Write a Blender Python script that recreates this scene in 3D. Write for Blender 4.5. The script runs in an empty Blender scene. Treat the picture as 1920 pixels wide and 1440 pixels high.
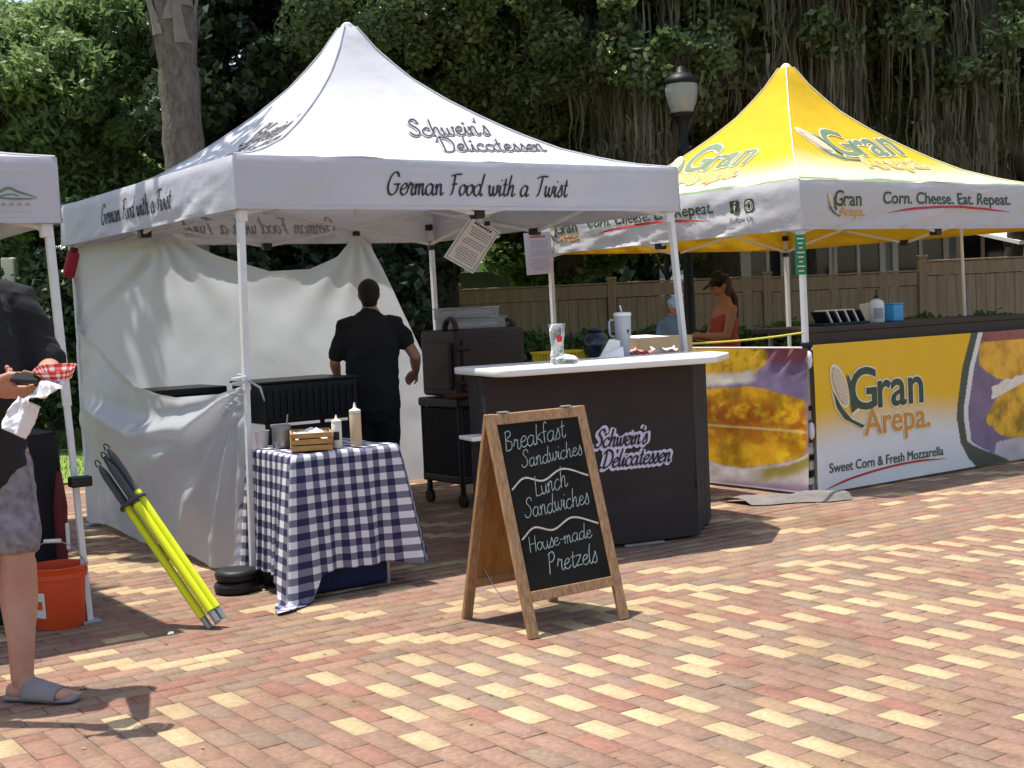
import bpy, bmesh, math, random
import numpy as np
from mathutils import Vector, Matrix
random.seed(7); RNG = np.random.default_rng(11)
SC = bpy.context.scene; COL = SC.collection

# ------------------------------------------------------------------ camera, sky, sun, exposure
cam = bpy.data.objects.new('camera', bpy.data.cameras.new('camera')); COL.objects.link(cam)
cam.data.sensor_width = 36; cam.data.lens = 46.78; cam.data.clip_end = 800; cam.data.clip_start = .05
cr, cu, cf = Vector((.82064, -.5697, -.0447)), Vector((.06906, .02123, .99739)), Vector((.56726, .82158, -.05677))
m = Matrix.Identity(4)
for i in range(3):
    m[i][0], m[i][1], m[i][2] = cr[i], cu[i], -cf[i]
m[2][3] = 1.417
cam.matrix_world = m; SC.camera = cam

SUNDIR = Vector((-.14, .22, 1)).normalized()
world = bpy.data.worlds.new('World'); SC.world = world; world.use_nodes = True
nt = world.node_tree; bg = nt.nodes['Background']
sky = nt.nodes.new('ShaderNodeTexSky'); sky.sky_type = 'NISHITA'; sky.sun_disc = False
sky.sun_elevation = math.asin(SUNDIR.z); sky.sun_rotation = math.atan2(SUNDIR.x, SUNDIR.y)
sky.air_density = 1.3; sky.dust_density = 2.0
nt.links.new(sky.outputs[0], bg.inputs[0]); bg.inputs[1].default_value = .15
sl = bpy.data.lights.new('sun', 'SUN'); sl.energy = 4.8; sl.angle = math.radians(.53); sl.color = (1, .95, .87)
so = bpy.data.objects.new('sun', sl); COL.objects.link(so)
so.rotation_euler = SUNDIR.to_track_quat('Z', 'Y').to_euler(); so.location = (0, 0, 30)
vs = SC.view_settings; vs.view_transform = 'Standard'; vs.look = 'None'; vs.gamma = 1; vs.exposure = .58
SC.cycles.max_bounces = 8; SC.cycles.transparent_max_bounces = 12

# ------------------------------------------------------------------ materials
def mat(name, col, rough=.6, metal=0, var=.0, vscale=8, bump=0, bscale=60, col2=None, transl=0, attr=None,
        stretch=None, spec=.4, trans=0, ior=1.45, alpha=1, sheen=0, detail=4, coat=0):
    M = bpy.data.materials.new(name); M.use_nodes = True
    t = M.node_tree; N = t.nodes; L = t.links; b = N['Principled BSDF']; out = N['Material Output']
    b.inputs['Roughness'].default_value = rough; b.inputs['Metallic'].default_value = metal
    b.inputs['Specular IOR Level'].default_value = spec; b.inputs['IOR'].default_value = ior
    b.inputs['Transmission Weight'].default_value = trans; b.inputs['Coat Weight'].default_value = coat
    b.inputs['Base Color'].default_value = (*col, 1)
    tc = N.new('ShaderNodeTexCoord'); mp = N.new('ShaderNodeMapping'); L.new(tc.outputs['Object'], mp.inputs[0])
    if stretch: mp.inputs['Scale'].default_value = stretch
    src = None
    if attr:
        a = N.new('ShaderNodeAttribute'); a.attribute_name = attr; src = a.outputs['Color']
    if var > 0 or col2:
        n = N.new('ShaderNodeTexNoise'); n.inputs['Scale'].default_value = vscale; n.inputs['Detail'].default_value = detail
        L.new(mp.outputs[0], n.inputs['Vector'])
        rp = N.new('ShaderNodeMapRange'); rp.inputs[1].default_value = .3; rp.inputs[2].default_value = .7
        L.new(n.outputs[0], rp.inputs[0])
        mx = N.new('ShaderNodeMix'); mx.data_type = 'RGBA'; L.new(rp.outputs[0], mx.inputs['Factor'])
        if attr:
            hs = N.new('ShaderNodeMix'); hs.data_type = 'RGBA'; hs.blend_type = 'MULTIPLY'; hs.inputs['Factor'].default_value = 1
            L.new(src, hs.inputs[6]); hs.inputs[7].default_value = (1 - var, 1 - var, 1 - var, 1)
            L.new(hs.outputs[2], mx.inputs[6]); L.new(src, mx.inputs[7])
        else:
            c2 = col2 if col2 else tuple(c * (1 - var) for c in col)
            mx.inputs[6].default_value = (*c2, 1); mx.inputs[7].default_value = (*col, 1)
        src = mx.outputs[2]
    if src: L.new(src, b.inputs['Base Color'])
    nrm = None
    if bump:
        n2 = N.new('ShaderNodeTexNoise'); n2.inputs['Scale'].default_value = bscale; n2.inputs['Detail'].default_value = 5
        L.new(mp.outputs[0], n2.inputs['Vector'])
        bp = N.new('ShaderNodeBump'); bp.inputs['Strength'].default_value = bump; bp.inputs['Distance'].default_value = .02
        L.new(n2.outputs[0], bp.inputs['Height']); L.new(bp.outputs[0], b.inputs['Normal']); nrm = bp.outputs[0]
    if transl:
        tr = N.new('ShaderNodeBsdfTranslucent')
        if src: L.new(src, tr.inputs[0])
        else: tr.inputs[0].default_value = (*col, 1)
        if nrm: L.new(nrm, tr.inputs['Normal'])
        ms = N.new('ShaderNodeMixShader'); ms.inputs[0].default_value = transl
        L.new(b.outputs[0], ms.inputs[1]); L.new(tr.outputs[0], ms.inputs[2]); L.new(ms.outputs[0], out.inputs[0])
    return M

M = {}
M['brick'] = mat('paver', (.4, .2, .15), .85, var=.28, vscale=45, bump=.25, bscale=160, attr='Col', spec=.25)
def weather(Mt):
    t = Mt.node_tree; N = t.nodes; L = t.links; b = N['Principled BSDF']; src = b.inputs['Base Color'].links[0].from_socket; tc = N.new('ShaderNodeTexCoord')
    for sc, lo, hi, dk, det in ((.9, .35, .75, .80, 5), (4.5, .5, .78, .78, 6), (210, .56, .72, .72, 2)):   # broad staining, patches, pitted specks
        n = N.new('ShaderNodeTexNoise'); n.inputs['Scale'].default_value = sc; n.inputs['Detail'].default_value = det; L.new(tc.outputs['Object'], n.inputs['Vector'])
        r = N.new('ShaderNodeMapRange'); r.inputs[1].default_value = lo; r.inputs[2].default_value = hi; L.new(n.outputs[0], r.inputs[0])
        m_ = N.new('ShaderNodeMix'); m_.data_type = 'RGBA'; m_.blend_type = 'MULTIPLY'; L.new(r.outputs[0], m_.inputs['Factor']); L.new(src, m_.inputs[6]); m_.inputs[7].default_value = (dk, dk * .97, dk * .93, 1); src = m_.outputs[2]
    L.new(src, b.inputs['Base Color'])
weather(M['brick'])
M['joint'] = mat('joint_sand', (.24, .18, .13), .95, var=.4, vscale=30)
M['lawn'] = mat('lawn_green', (.12, .2, .035), .9, col2=(.2, .27, .06), vscale=3, bump=.4, bscale=80)
M['canvas'] = mat('white_canvas', (.57, .565, .595), .75, var=.07, vscale=2.2, bump=.5, bscale=5, transl=.11, spec=.2)
M['canvas_plain'] = mat('plain_white_canvas', (.56, .55, .58), .75, var=.06, vscale=3, bump=.25, bscale=7, transl=.12, spec=.2)
M['sheet'] = mat('white_polyester', (.68, .71, .75), .34, var=.04, vscale=4, bump=.12, bscale=4, transl=.52, spec=.5)  # white cloth; the bluish cast of shade is put into the base colour
M['ycanvas'] = mat('yellow_canvas', (.8, .5, .02), .7, attr='Col', var=.06, vscale=3, bump=.45, bscale=7, transl=.22, spec=.2)
M['print'] = mat('vinyl_print', (.8, .8, .8), .45, attr='Col', var=.04, vscale=6, bump=.1, bscale=6, spec=.35)
M['whitemetal'] = mat('white_powder_coat', (.72, .72, .71), .4, var=.12, vscale=14, spec=.5)
M['greymetal'] = mat('grey_steel', (.36, .37, .36), .4, metal=.6, var=.2, vscale=12)
M['blackplastic'] = mat('black_plastic', (.012, .012, .013), .45, var=.3, vscale=10)
M['blackmetal'] = mat('black_iron', (.012, .012, .012), .38, var=.4, vscale=9, bump=.1)
M['blackcloth'] = mat('black_cloth', (.012, .012, .014), .85, var=.3, vscale=6, bump=.35, bscale=9, sheen=.2)
M['tshirt'] = mat('black_cotton', (.018, .018, .02), .9, var=.35, vscale=5, bump=.5, bscale=11)
M['skirt'] = mat('dark_skirt_fabric', (.028, .02, .021), .7, var=.25, vscale=3, bump=.3, bscale=4)
M['counter'] = mat('white_laminate', (.8, .78, .74), .35, var=.05, vscale=4, spec=.5)
M['ink'] = mat('black_ink', (.03, .028, .032), .7, var=.3, vscale=12)
M['greyink'] = mat('faded_ink', (.33, .32, .34), .7, var=.2, vscale=12)
M['lilac'] = mat('lilac_print', (.62, .58, .74), .6, var=.06, vscale=10)
M['dgreen'] = mat('dark_green_print', (.045, .075, .045), .55, var=.1, vscale=9)
M['fgreen'] = mat('faded_green_print', (.16, .22, .13), .6, var=.15, vscale=9)
M['orange'] = mat('orange_print', (.62, .27, .05), .55, var=.12, vscale=9)
M['forange'] = mat('faded_orange_print', (.75, .45, .09), .6, var=.12, vscale=9)
M['cream'] = mat('cream_print', (.78, .72, .5), .6, var=.05, vscale=9)
M['pink'] = mat('kernel_pink_print', (.6, .4, .3), .6, var=.1, vscale=30)
M['redink'] = mat('red_print', (.5, .03, .03), .6, var=.1, vscale=9)
M['chalk'] = mat('chalk', (.44, .53, .49), .95, var=.5, vscale=90)
M['chalkline'] = mat('chalk_line', (.68, .58, .5), .95, var=.4, vscale=90)
M['slate'] = mat('blackboard', (.017, .0155, .0135), .75, spec=.15, var=.5, vscale=5, bump=.05)
M['wood'] = mat('pine_frame', (.42, .25, .125), .6, col2=(.24, .125, .055), vscale=9, stretch=(9, 9, .8), bump=.15, bscale=30)
M['ply'] = mat('plywood_back', (.4, .19, .055), .6, col2=(.27, .115, .03), vscale=6, stretch=(6, 6, .8))
M['crate'] = mat('crate_wood', (.5, .29, .1), .6, col2=(.33, .17, .05), vscale=14, stretch=(1, 1, 6))
M['hiviz'] = mat('fluorescent_yellow', (.72, .78, .015), .45, var=.1, vscale=9)
M['grip'] = mat('charcoal_grip', (.06, .065, .065), .5, var=.3, vscale=20)
M['bucket'] = mat('orange_plastic', (.68, .08, .02), .42, var=.1, vscale=7)
M['rubber'] = mat('black_rubber', (.014, .014, .014), .5, var=.4, vscale=14, bump=.2)
M['paper'] = mat('white_paper', (.72, .69, .69), .8, var=.04, vscale=10)
M['pinkpaper'] = mat('pinkish_paper', (.62, .54, .54), .8, var=.05, vscale=10)
M['redcheck'] = mat('red_print_paper', (.6, .06, .05), .7)
M['brown'] = mat('brown_moulded_plastic', (.042, .023, .019), .5, var=.2, vscale=5, bump=.08)
M['darktop'] = mat('dark_brown_top', (.035, .024, .02), .55, var=.3, vscale=6)
M['maroon'] = mat('maroon_fabric', (.12, .015, .015), .8, var=.3, vscale=8)
M['red'] = mat('red_fabric', (.32, .02, .03), .7, var=.25, vscale=9)
M['signgreen'] = mat('green_sign', (.02, .2, .09), .5, var=.1, vscale=9)
M['sauce'] = mat('cream_sauce', (.6, .45, .28), .4, var=.08, vscale=9, spec=.5)
M['offwhite'] = mat('offwhite_plastic', (.7, .67, .6), .4, var=.06, vscale=9, spec=.5)
M['tumbler'] = mat('grey_enamel', (.36, .38, .42), .35, var=.06, vscale=8, spec=.5)
M['blue'] = mat('blue_plastic', (.05, .32, .62), .4, var=.08, vscale=8)
M['navy'] = mat('navy_cloth', (.012, .018, .085), .8, var=.3, vscale=6)
M['yellowcloth'] = mat('yellow_basket_plastic', (.75, .5, .03), .6, var=.15, vscale=20)
M['card'] = mat('cardboard', (.5, .36, .2), .8, var=.15, vscale=8)
M['fence'] = mat('fence_boards', (.46, .34, .205), .8, col2=(.34, .24, .145), vscale=5, stretch=(3, 3, .35), bump=.1)
M['siding'] = mat('blue_grey_siding', (.36, .42, .47), .7, var=.12, vscale=3)
M['darksiding'] = mat('dark_blue_grey_siding', (.10, .105, .15), .8, var=.15, vscale=3, spec=.1)
M['trim'] = mat('white_trim', (.7, .7, .68), .6, var=.05, vscale=5)
M['pane'] = mat('window_glass', (.02, .025, .03), .08, spec=.8)
M['roofing'] = mat('roof_shingle', (.11, .105, .1), .9, var=.3, vscale=12, bump=.3)
M['bark'] = mat('bark', (.085, .065, .05), .95, col2=(.04, .03, .024), vscale=8, stretch=(4, 4, .7), bump=.8, bscale=14)
M['palm'] = mat('palm_bark', (.2, .17, .145), .95, col2=(.1, .082, .07), vscale=9, stretch=(2.5, 2.5, 1.1), bump=.9, bscale=18)
M['boot'] = mat('palm_boot', (.27, .235, .21), .9, col2=(.2, .17, .14), vscale=9, bump=.4)
def leafmat(n, c, c2, tr=.35, rough=.5, sp=.4): return mat(n, c, rough, col2=c2, vscale=1.1, transl=tr, spec=sp, detail=6)
M['bamboo'] = leafmat('light_green_leaves', (.25, .34, .13), (.14, .22, .075), tr=.5)
M['oakleaf'] = leafmat('oak_leaves', (.17, .23, .085), (.085, .13, .045), tr=.45, rough=.3, sp=.8)
M['magnolia'] = leafmat('dark_glossy_leaves', (.06, .09, .045), (.032, .055, .026), tr=.25, rough=.3, sp=.6)
M['shrub'] = leafmat('hedge_leaves', (.14, .22, .06), (.065, .115, .03))
M['farleaf'] = leafmat('far_leaves', (.075, .11, .05), (.035, .055, .025), tr=.3)
M['brightleaf'] = leafmat('yellow_green_leaves', (.17, .25, .03), (.09, .15, .02))
M['moss'] = mat('grey_moss', (.25, .25, .18), .95, col2=(.11, .105, .07), vscale=2.2, transl=.35, spec=.1)
M['skin'] = mat('skin', (.46, .24, .16), .55, col2=(.4, .18, .115), vscale=9, bump=.06, bscale=120)
M['skintan'] = mat('tanned_skin', (.34, .16, .09), .55, var=.12, vscale=9)
M['hair'] = mat('dark_hair', (.022, .015, .012), .6, var=.4, vscale=40, bump=.5, bscale=140)
M['brownhair'] = mat('brown_hair', (.06, .025, .012), .6, var=.4, vscale=40, bump=.4, bscale=120)
M['shorts'] = mat('heather_shorts', (.27, .245, .26), .9, col2=(.13, .11, .13), vscale=26, bump=.3, bscale=12)
M['sandal'] = mat('taupe_foam', (.23, .195, .19), .7, var=.12, vscale=14)
M['coral'] = mat('coral_top', (.34, .05, .035), .8, var=.12, vscale=8)
M['palebluecloth'] = mat('pale_blue_shirt', (.13, .19, .23), .85, var=.3, vscale=8)
M['palecap'] = mat('pale_cap', (.32, .38, .4), .85, var=.1, vscale=8)
M['greymat'] = mat('grey_tarp', (.2, .18, .165), .85, var=.2, vscale=7, bump=.4)
M['cord'] = mat('yellow_cord', (.7, .62, .08), .6, var=.1, vscale=20)
M['lampblack'] = mat('black_enamel', (.005, .006, .006), .5, spec=.25, var=.2, vscale=9)
def glass(name, col, rough=.02, tr=.9, ior=1.45): return mat(name, col, rough, trans=tr, ior=ior, spec=.5)
M['globe'] = mat('milky_glass', (.42, .45, .45), .2, trans=.5, spec=.6)
M['glass'] = glass('clear_glass', (.9, .95, .93))
M['clearplastic'] = glass('clear_plastic', (.8, .8, .82), .12, .8, 1.2)
M['darkglass'] = mat('dark_blue_glass', (.012, .022, .035), .12, spec=.7)

def gingham(name, cell, c0, c1, c2):
    Mt = bpy.data.materials.new(name); Mt.use_nodes = True; t = Mt.node_tree; N = t.nodes; L = t.links; b = N['Principled BSDF']
    b.inputs['Roughness'].default_value = .85; b.inputs['Specular IOR Level'].default_value = .15
    uv = N.new('ShaderNodeUVMap'); sp = N.new('ShaderNodeSeparateXYZ'); L.new(uv.outputs[0], sp.inputs[0])
    def band(o):
        d = N.new('ShaderNodeMath'); d.operation = 'DIVIDE'; d.inputs[1].default_value = cell * 2; L.new(o, d.inputs[0])
        f = N.new('ShaderNodeMath'); f.operation = 'FRACT'; L.new(d.outputs[0], f.inputs[0])
        g = N.new('ShaderNodeMath'); g.operation = 'GREATER_THAN'; g.inputs[1].default_value = .5; L.new(f.outputs[0], g.inputs[0]); return g.outputs[0]
    a = N.new('ShaderNodeMath'); a.operation = 'ADD'; L.new(band(sp.outputs[0]), a.inputs[0]); L.new(band(sp.outputs[1]), a.inputs[1])
    h = N.new('ShaderNodeMath'); h.operation = 'MULTIPLY'; h.inputs[1].default_value = .5; L.new(a.outputs[0], h.inputs[0])
    r = N.new('ShaderNodeValToRGB'); r.color_ramp.interpolation = 'CONSTANT'
    r.color_ramp.elements[0].color = (*c0, 1); r.color_ramp.elements[1].position = .75; r.color_ramp.elements[1].color = (*c2, 1)
    e = r.color_ramp.elements.new(.25); e.color = (*c1, 1); L.new(h.outputs[0], r.inputs[0])
    L.new(r.outputs[0], b.inputs['Base Color']); return Mt
M['gingham'] = gingham('navy_gingham', .035, (.66, .65, .68), (.165, .16, .215), (.026, .027, .075))
M['redgingham'] = gingham('red_gingham', .012, (.75, .7, .68), (.6, .2, .17), (.5, .03, .03))

# ------------------------------------------------------------------ mesh helpers
def link(o, parent=None):
    COL.objects.link(o)
    if parent is not None:
        o.parent = parent
        o.matrix_parent_inverse = parent.matrix_basis.inverted() if parent.parent is None else Matrix.Identity(4)
    return o
def arr(name, V, F, material, parent=None, smooth=False, col=None, uv=None):
    """one mesh object from vertex and face arrays (faces: list, or an n x k int array)"""
    me = bpy.data.meshes.new(name); V = np.asarray(V, np.float32)
    if isinstance(F, np.ndarray):
        k = F.shape[1]; n = len(F)
        me.vertices.add(len(V)); me.vertices.foreach_set('co', V.ravel())
        me.loops.add(n * k); me.loops.foreach_set('vertex_index', F.astype(np.int32).ravel())
        me.polygons.add(n); me.polygons.foreach_set('loop_start', np.arange(0, n * k, k, dtype=np.int32))
        me.update(calc_edges=True)
    else:
        me.from_pydata([tuple(map(float, v)) for v in V], [], F); me.update()
    if smooth: me.polygons.foreach_set('use_smooth', np.ones(len(me.polygons), bool))
    if col is not None:
        ca = me.color_attributes.new('Col', 'FLOAT_COLOR', 'POINT')
        c4 = np.ones((len(V), 4), np.float32); c4[:, :3] = col; ca.data.foreach_set('color', c4.ravel())
    if uv is not None:
        ul = me.uv_layers.new(name='UVMap'); li = np.zeros(len(me.loops), np.int32); me.loops.foreach_get('vertex_index', li)
        ul.data.foreach_set('uv', np.asarray(uv, np.float32)[li].ravel())
    if material is not None:
        for mm in (material if isinstance(material, list) else [material]): me.materials.append(mm)
    return link(bpy.data.objects.new(name, me), parent)
def grid(nu, nv):
    i = np.arange(nu * nv).reshape(nv, nu)
    return np.stack([i[:-1, :-1], i[:-1, 1:], i[1:, 1:], i[1:, :-1]], -1).reshape(-1, 4)
class MB:
    def __init__(s): s.V = []; s.F = []
    def add(s, V, F):
        o = len(s.V); s.V += [tuple(v) for v in V]; s.F += [tuple(o + i for i in f) for f in F]; return s
    def box(s, c, d, rz=0, rx=0, ry=0, bev=0):
        R = Matrix.Rotation(rz, 3, 'Z') @ Matrix.Rotation(ry, 3, 'Y') @ Matrix.Rotation(rx, 3, 'X'); hx, hy, hz = d[0] / 2, d[1] / 2, d[2] / 2
        b = min(bev, hx * .9, hy * .9, hz * .9)
        if b <= 0:
            P = [(x, y, z) for z in (-hz, hz) for (x, y) in ((-hx, -hy), (hx, -hy), (hx, hy), (-hx, hy))]
            Fc = [(3, 2, 1, 0), (4, 5, 6, 7), (0, 1, 5, 4), (1, 2, 6, 5), (2, 3, 7, 6), (3, 0, 4, 7)]
        else:
            P = []; Fc = []
            def ring(z, i):
                x, y = hx - i, hy - i; k = len(P); c = b
                for (sx, sy, a0) in ((1, 1, 0), (-1, 1, 1), (-1, -1, 2), (1, -1, 3)):
                    for t in range(3):
                        a = (a0 + t / 2) * math.pi / 2; rr = max(c - i, .0002)
                        P.append((sx * (hx - c) + rr * math.cos(a), sy * (hy - c) + rr * math.sin(a), z))
                return k
            rs = [ring(-hz, b * .98), ring(-hz + b * .3, b * .3), ring(-hz + b, 0), ring(hz - b, 0), ring(hz - b * .3, b * .3), ring(hz, b * .98)]
            for a, c2 in zip(rs[:-1], rs[1:]):
                for t in range(12): Fc.append((a + t, a + (t + 1) % 12, c2 + (t + 1) % 12, c2 + t))
            Fc.append(tuple(range(rs[0] + 11, rs[0] - 1, -1))); Fc.append(tuple(range(rs[-1], rs[-1] + 12)))
        c = Vector(c); s.add([tuple(R @ Vector(p) + c) for p in P], Fc); return s
    def tube(s, pts, r, n=10, cap=True, square=False, flat=1.0):
        pts = [Vector(p) for p in pts]; k = len(pts); rs = r if isinstance(r, (list, tuple)) else [r] * k
        nn = 4 if square else n; V = []; up = None
        for i, p in enumerate(pts):
            d = (pts[min(i + 1, k - 1)] - pts[max(i - 1, 0)]).normalized()
            if up is None:
                up = Vector((0, 1, 0)) if abs(d.y) < .8 else Vector((1, 0, 0))
            a = (up - d * up.dot(d)).normalized(); b = d.cross(a); up = a
            for j in range(nn):
                t = 2 * math.pi * (j + (.5 if square else 0)) / nn; q = rs[i] * (1.414 if square else 1)
                V.append(p + a * math.cos(t) * q + b * math.sin(t) * q * flat)
        F = [(i * nn + j, i * nn + (j + 1) % nn, (i + 1) * nn + (j + 1) % nn, (i + 1) * nn + j) for i in range(k - 1) for j in range(nn)]
        if cap: F += [tuple(range(nn - 1, -1, -1)), tuple((k - 1) * nn + j for j in range(nn))]
        s.add(V, F); return s
    def lathe(s, c, prof, n=24, sx=1, sy=1):
        c = Vector(c); k = len(prof); V = [(c.x + r * math.cos(2 * math.pi * j / n) * sx, c.y + r * math.sin(2 * math.pi * j / n) * sy, c.z + z) for r, z in prof for j in range(n)]
        F = [(i * n + j, i * n + (j + 1) % n, (i + 1) * n + (j + 1) % n, (i + 1) * n + j) for i in range(k - 1) for j in range(n)]
        F += [tuple(range(n - 1, -1, -1)), tuple((k - 1) * n + j for j in range(n))]
        s.add(V, F); return s
    def build(s, name, material, parent=None, smooth=False):
        return arr(name, np.array(s.V, np.float32), list(s.F), material, parent, smooth)
def shade(o, ang=40):
    me = o.data; me.polygons.foreach_set('use_smooth', np.ones(len(me.polygons), bool))
    bm = bmesh.new(); bm.from_mesh(me)
    for e in bm.edges: e.smooth = not (len(e.link_faces) == 2 and e.calc_face_angle(0) > math.radians(ang))
    bm.to_mesh(me); bm.free(); return o
def tag(o, label, cat, group=None, kind=None):
    if kind: o['kind'] = kind
    if label: o['label'] = label; o['category'] = cat
    if group: o['group'] = group
    return o
def thing(name, loc, label, cat, group=None):
    o = bpy.data.objects.new(name, None); o.empty_display_size = .1; o.location = loc; COL.objects.link(o)
    return tag(o, label, cat, group)
def structure(o): o['kind'] = 'structure'; return o
def cp(L, D, z=0):
    """a point L metres to the right and D metres ahead of the photographer, at height z"""
    return Vector((.56817 * D + .82291 * L, .82291 * D - .56817 * L, z))
CR = Vector((.82291, -.56817, 0)); CF = Vector((.56817, .82291, 0)); YAW = math.atan2(CR.y, CR.x)

def vnoise(x, y, seed=0):
    xi = np.floor(x).astype(int); yi = np.floor(y).astype(int); fx = x - xi; fy = y - yi
    fx = fx * fx * (3 - 2 * fx); fy = fy * fy * (3 - 2 * fy)
    def h(a, b):
        n = (a * 374761393 + b * 668265263 + seed * 974711) & 0x7fffffff
        n = ((n ^ (n >> 13)) * 1274126177) & 0x7fffffff
        return ((n ^ (n >> 16)) & 0xffff) / 65535.
    return (h(xi, yi) * (1 - fx) + h(xi + 1, yi) * fx) * (1 - fy) + (h(xi, yi + 1) * (1 - fx) + h(xi + 1, yi + 1) * fx) * fy
def fbm(x, y, o=4, seed=0):
    s = 0; a = .5
    for i in range(o): s = s + a * vnoise(x * 2 ** i, y * 2 ** i, seed + i * 17); a *= .5
    return s / (1 - .5 ** o)
def sstep(a, b, x):
    t = np.clip((x - a) / (b - a), 0, 1); return t * t * (3 - 2 * t)

# ------------------------------------------------------------------ lettering
GL = {
'a': (1.0, [[(.75, .85), (.45, 1), (.1, .7), (.05, .25), (.3, 0), (.6, .25), (.78, .95)], [(.78, .95), (.7, .3), (.8, 0), (1.05, .2)]]),
'c': (.75, [[(.7, .8), (.5, 1), (.15, .75), (.05, .35), (.25, 0), (.55, .05), (.8, .3)]]),
'd': (1.0, [[(.75, .85), (.45, 1), (.1, .7), (.05, .25), (.3, 0), (.6, .25), (.78, .9)], [(.95, 2), (.8, 1), (.72, .3), (.82, 0), (1.05, .2)]]),
'e': (.75, [[(.1, .45), (.5, .6), (.65, .85), (.42, 1), (.12, .7), (.08, .25), (.32, 0), (.6, .1), (.82, .35)]]),
'f': (.55, [[(.6, 1.75), (.42, 1.95), (.25, 1.5), (.2, 0)], [(0, 1), (.5, 1.05)]]),
'h': (.92, [[(.3, 1.95), (.2, 1.2), (.12, 0)], [(.14, .4), (.4, .95), (.62, .95), (.62, .5), (.6, .1), (.75, 0), (.98, .25)]]),
'i': (.45, [[(0, .3), (.2, .95), (.15, .3), (.25, 0), (.5, .25)], [(.27, 1.4), (.3, 1.5)]]),
'k': (.75, [[(.25, 1.9), (.15, 1), (.1, 0)], [(.6, 1), (.15, .55), (.4, .45), (.7, 0)]]),
'l': (.45, [[(.3, 1.95), (.15, 1.2), (.12, .3), (.25, 0), (.5, .25)]]),
'm': (1.08, [[(0, .6), (.12, .98), (.1, 0)], [(.1, .5), (.3, .95), (.45, .9), (.45, .4), (.43, 0)], [(.44, .5), (.65, .97), (.82, .9), (.8, .3), (.9, 0), (1.12, .25)]]),
'n': (.84, [[(0, .6), (.12, .98), (.1, 0)], [(.1, .5), (.35, .97), (.55, .9), (.53, .3), (.63, 0), (.88, .25)]]),
'o': (.8, [[(.5, 1), (.15, .8), (.05, .35), (.3, 0), (.62, .3), (.68, .75), (.45, 1), (.6, .85), (.9, .85)]]),
'r': (.72, [[(0, .4), (.15, .95), (.2, 1.08), (.3, .9), (.5, .95), (.45, .5), (.47, .1), (.62, 0), (.8, .25)]]),
's': (.62, [[(0, .2), (.3, .8), (.38, 1.1), (.5, .6), (.5, .15), (.25, -.02), (.05, .15)]]),
't': (.55, [[(.3, 1.6), (.22, .6), (.2, .2), (.35, 0), (.6, .25)], [(.02, 1.05), (.5, 1.1)]]),
'u': (.85, [[(0, .9), (.05, .3), (.25, 0), (.5, .3), (.6, .95)], [(.6, .95), (.58, .2), (.7, 0), (.85, .2)]]),
'w': (1.08, [[(0, .7), (.1, .98), (.1, .4), (.25, 0), (.45, .3), (.52, .9)], [(.52, .9), (.52, .3), (.68, 0), (.9, .35), (.95, .95), (1.1, .85)]]),
'z': (.7, [[(.05, .95), (.35, .95), (.6, .93), (.35, .5), (.05, .05), (.35, .04), (.68, .06)]]),
'G': (1.3, [[(1.1, 1.6), (.9, 1.95), (.5, 1.9), (.15, 1.3), (.05, .6), (.3, .05), (.75, .05), (1, .5), (1.05, .9)], [(.6, .9), (1.25, .95)]]),
'F': (1.05, [[(.5, 1.8), (.45, 1), (.3, .2), (.1, 0)], [(.1, 1.75), (.6, 1.9), (1.2, 1.95)], [(.25, 1), (.8, 1.05)]]),
'T': (1.15, [[(.75, 1.85), (.6, .9), (.5, .2), (.3, 0)], [(.1, 1.7), (.6, 1.9), (1.35, 1.9)]]),
'S': (1.0, [[(1, 1.6), (.85, 1.95), (.5, 1.9), (.35, 1.5), (.7, 1), (.8, .5), (.5, .05), (.1, .1), (0, .4)]]),
'D': (1.3, [[(.4, 1.8), (.35, 1), (.25, .1)], [(0, 1.5), (.4, 1.95), (1, 1.7), (1.2, 1), (.9, .25), (.35, 0), (.1, .15)]]),
'B': (1.0, [[(.2, 1.9), (.15, 0)], [(.1, 1.8), (.6, 1.9), (.75, 1.5), (.25, 1.05), (.8, .75), (.7, .1), (.15, 0)]]),
'L': (1.0, [[(.3, 1.9), (.24, 1), (.2, .06)], [(.2, .06), (.6, .05), (1, .12)]]),
'H': (1.05, [[(.15, 1.9), (.1, 0)], [(.9, 1.9), (.8, 0)], [(.1, .95), (.85, 1)]]),
'P': (1.0, [[(.25, 1.9), (.15, -.2)], [(.1, 1.7), (.6, 1.95), (.85, 1.5), (.6, 1.05), (.2, 1)]]),
"'": (.25, [[(.15, 1.95), (.08, 1.6)]]), '-': (.6, [[(.1, .6), (.5, .6)]]), ' ': (.6, []),
}
def smooth_line(p, k=7):
    p = [np.array(q, float) for q in p]
    if len(p) < 3: return [p[0] + (p[-1] - p[0]) * t for t in np.linspace(0, 1, 4)]
    q = [2 * p[0] - p[1]] + p + [2 * p[-1] - p[-2]]; out = []
    for i in range(1, len(q) - 2):
        for t in np.arange(k) / k:
            out.append(.5 * (2 * q[i] + (q[i + 1] - q[i - 1]) * t + (2 * q[i - 1] - 5 * q[i] + 4 * q[i + 1] - q[i + 2]) * t * t + (3 * q[i] - q[i - 1] - 3 * q[i + 1] + q[i + 2]) * t ** 3))
    return out + [p[-1]]
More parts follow.
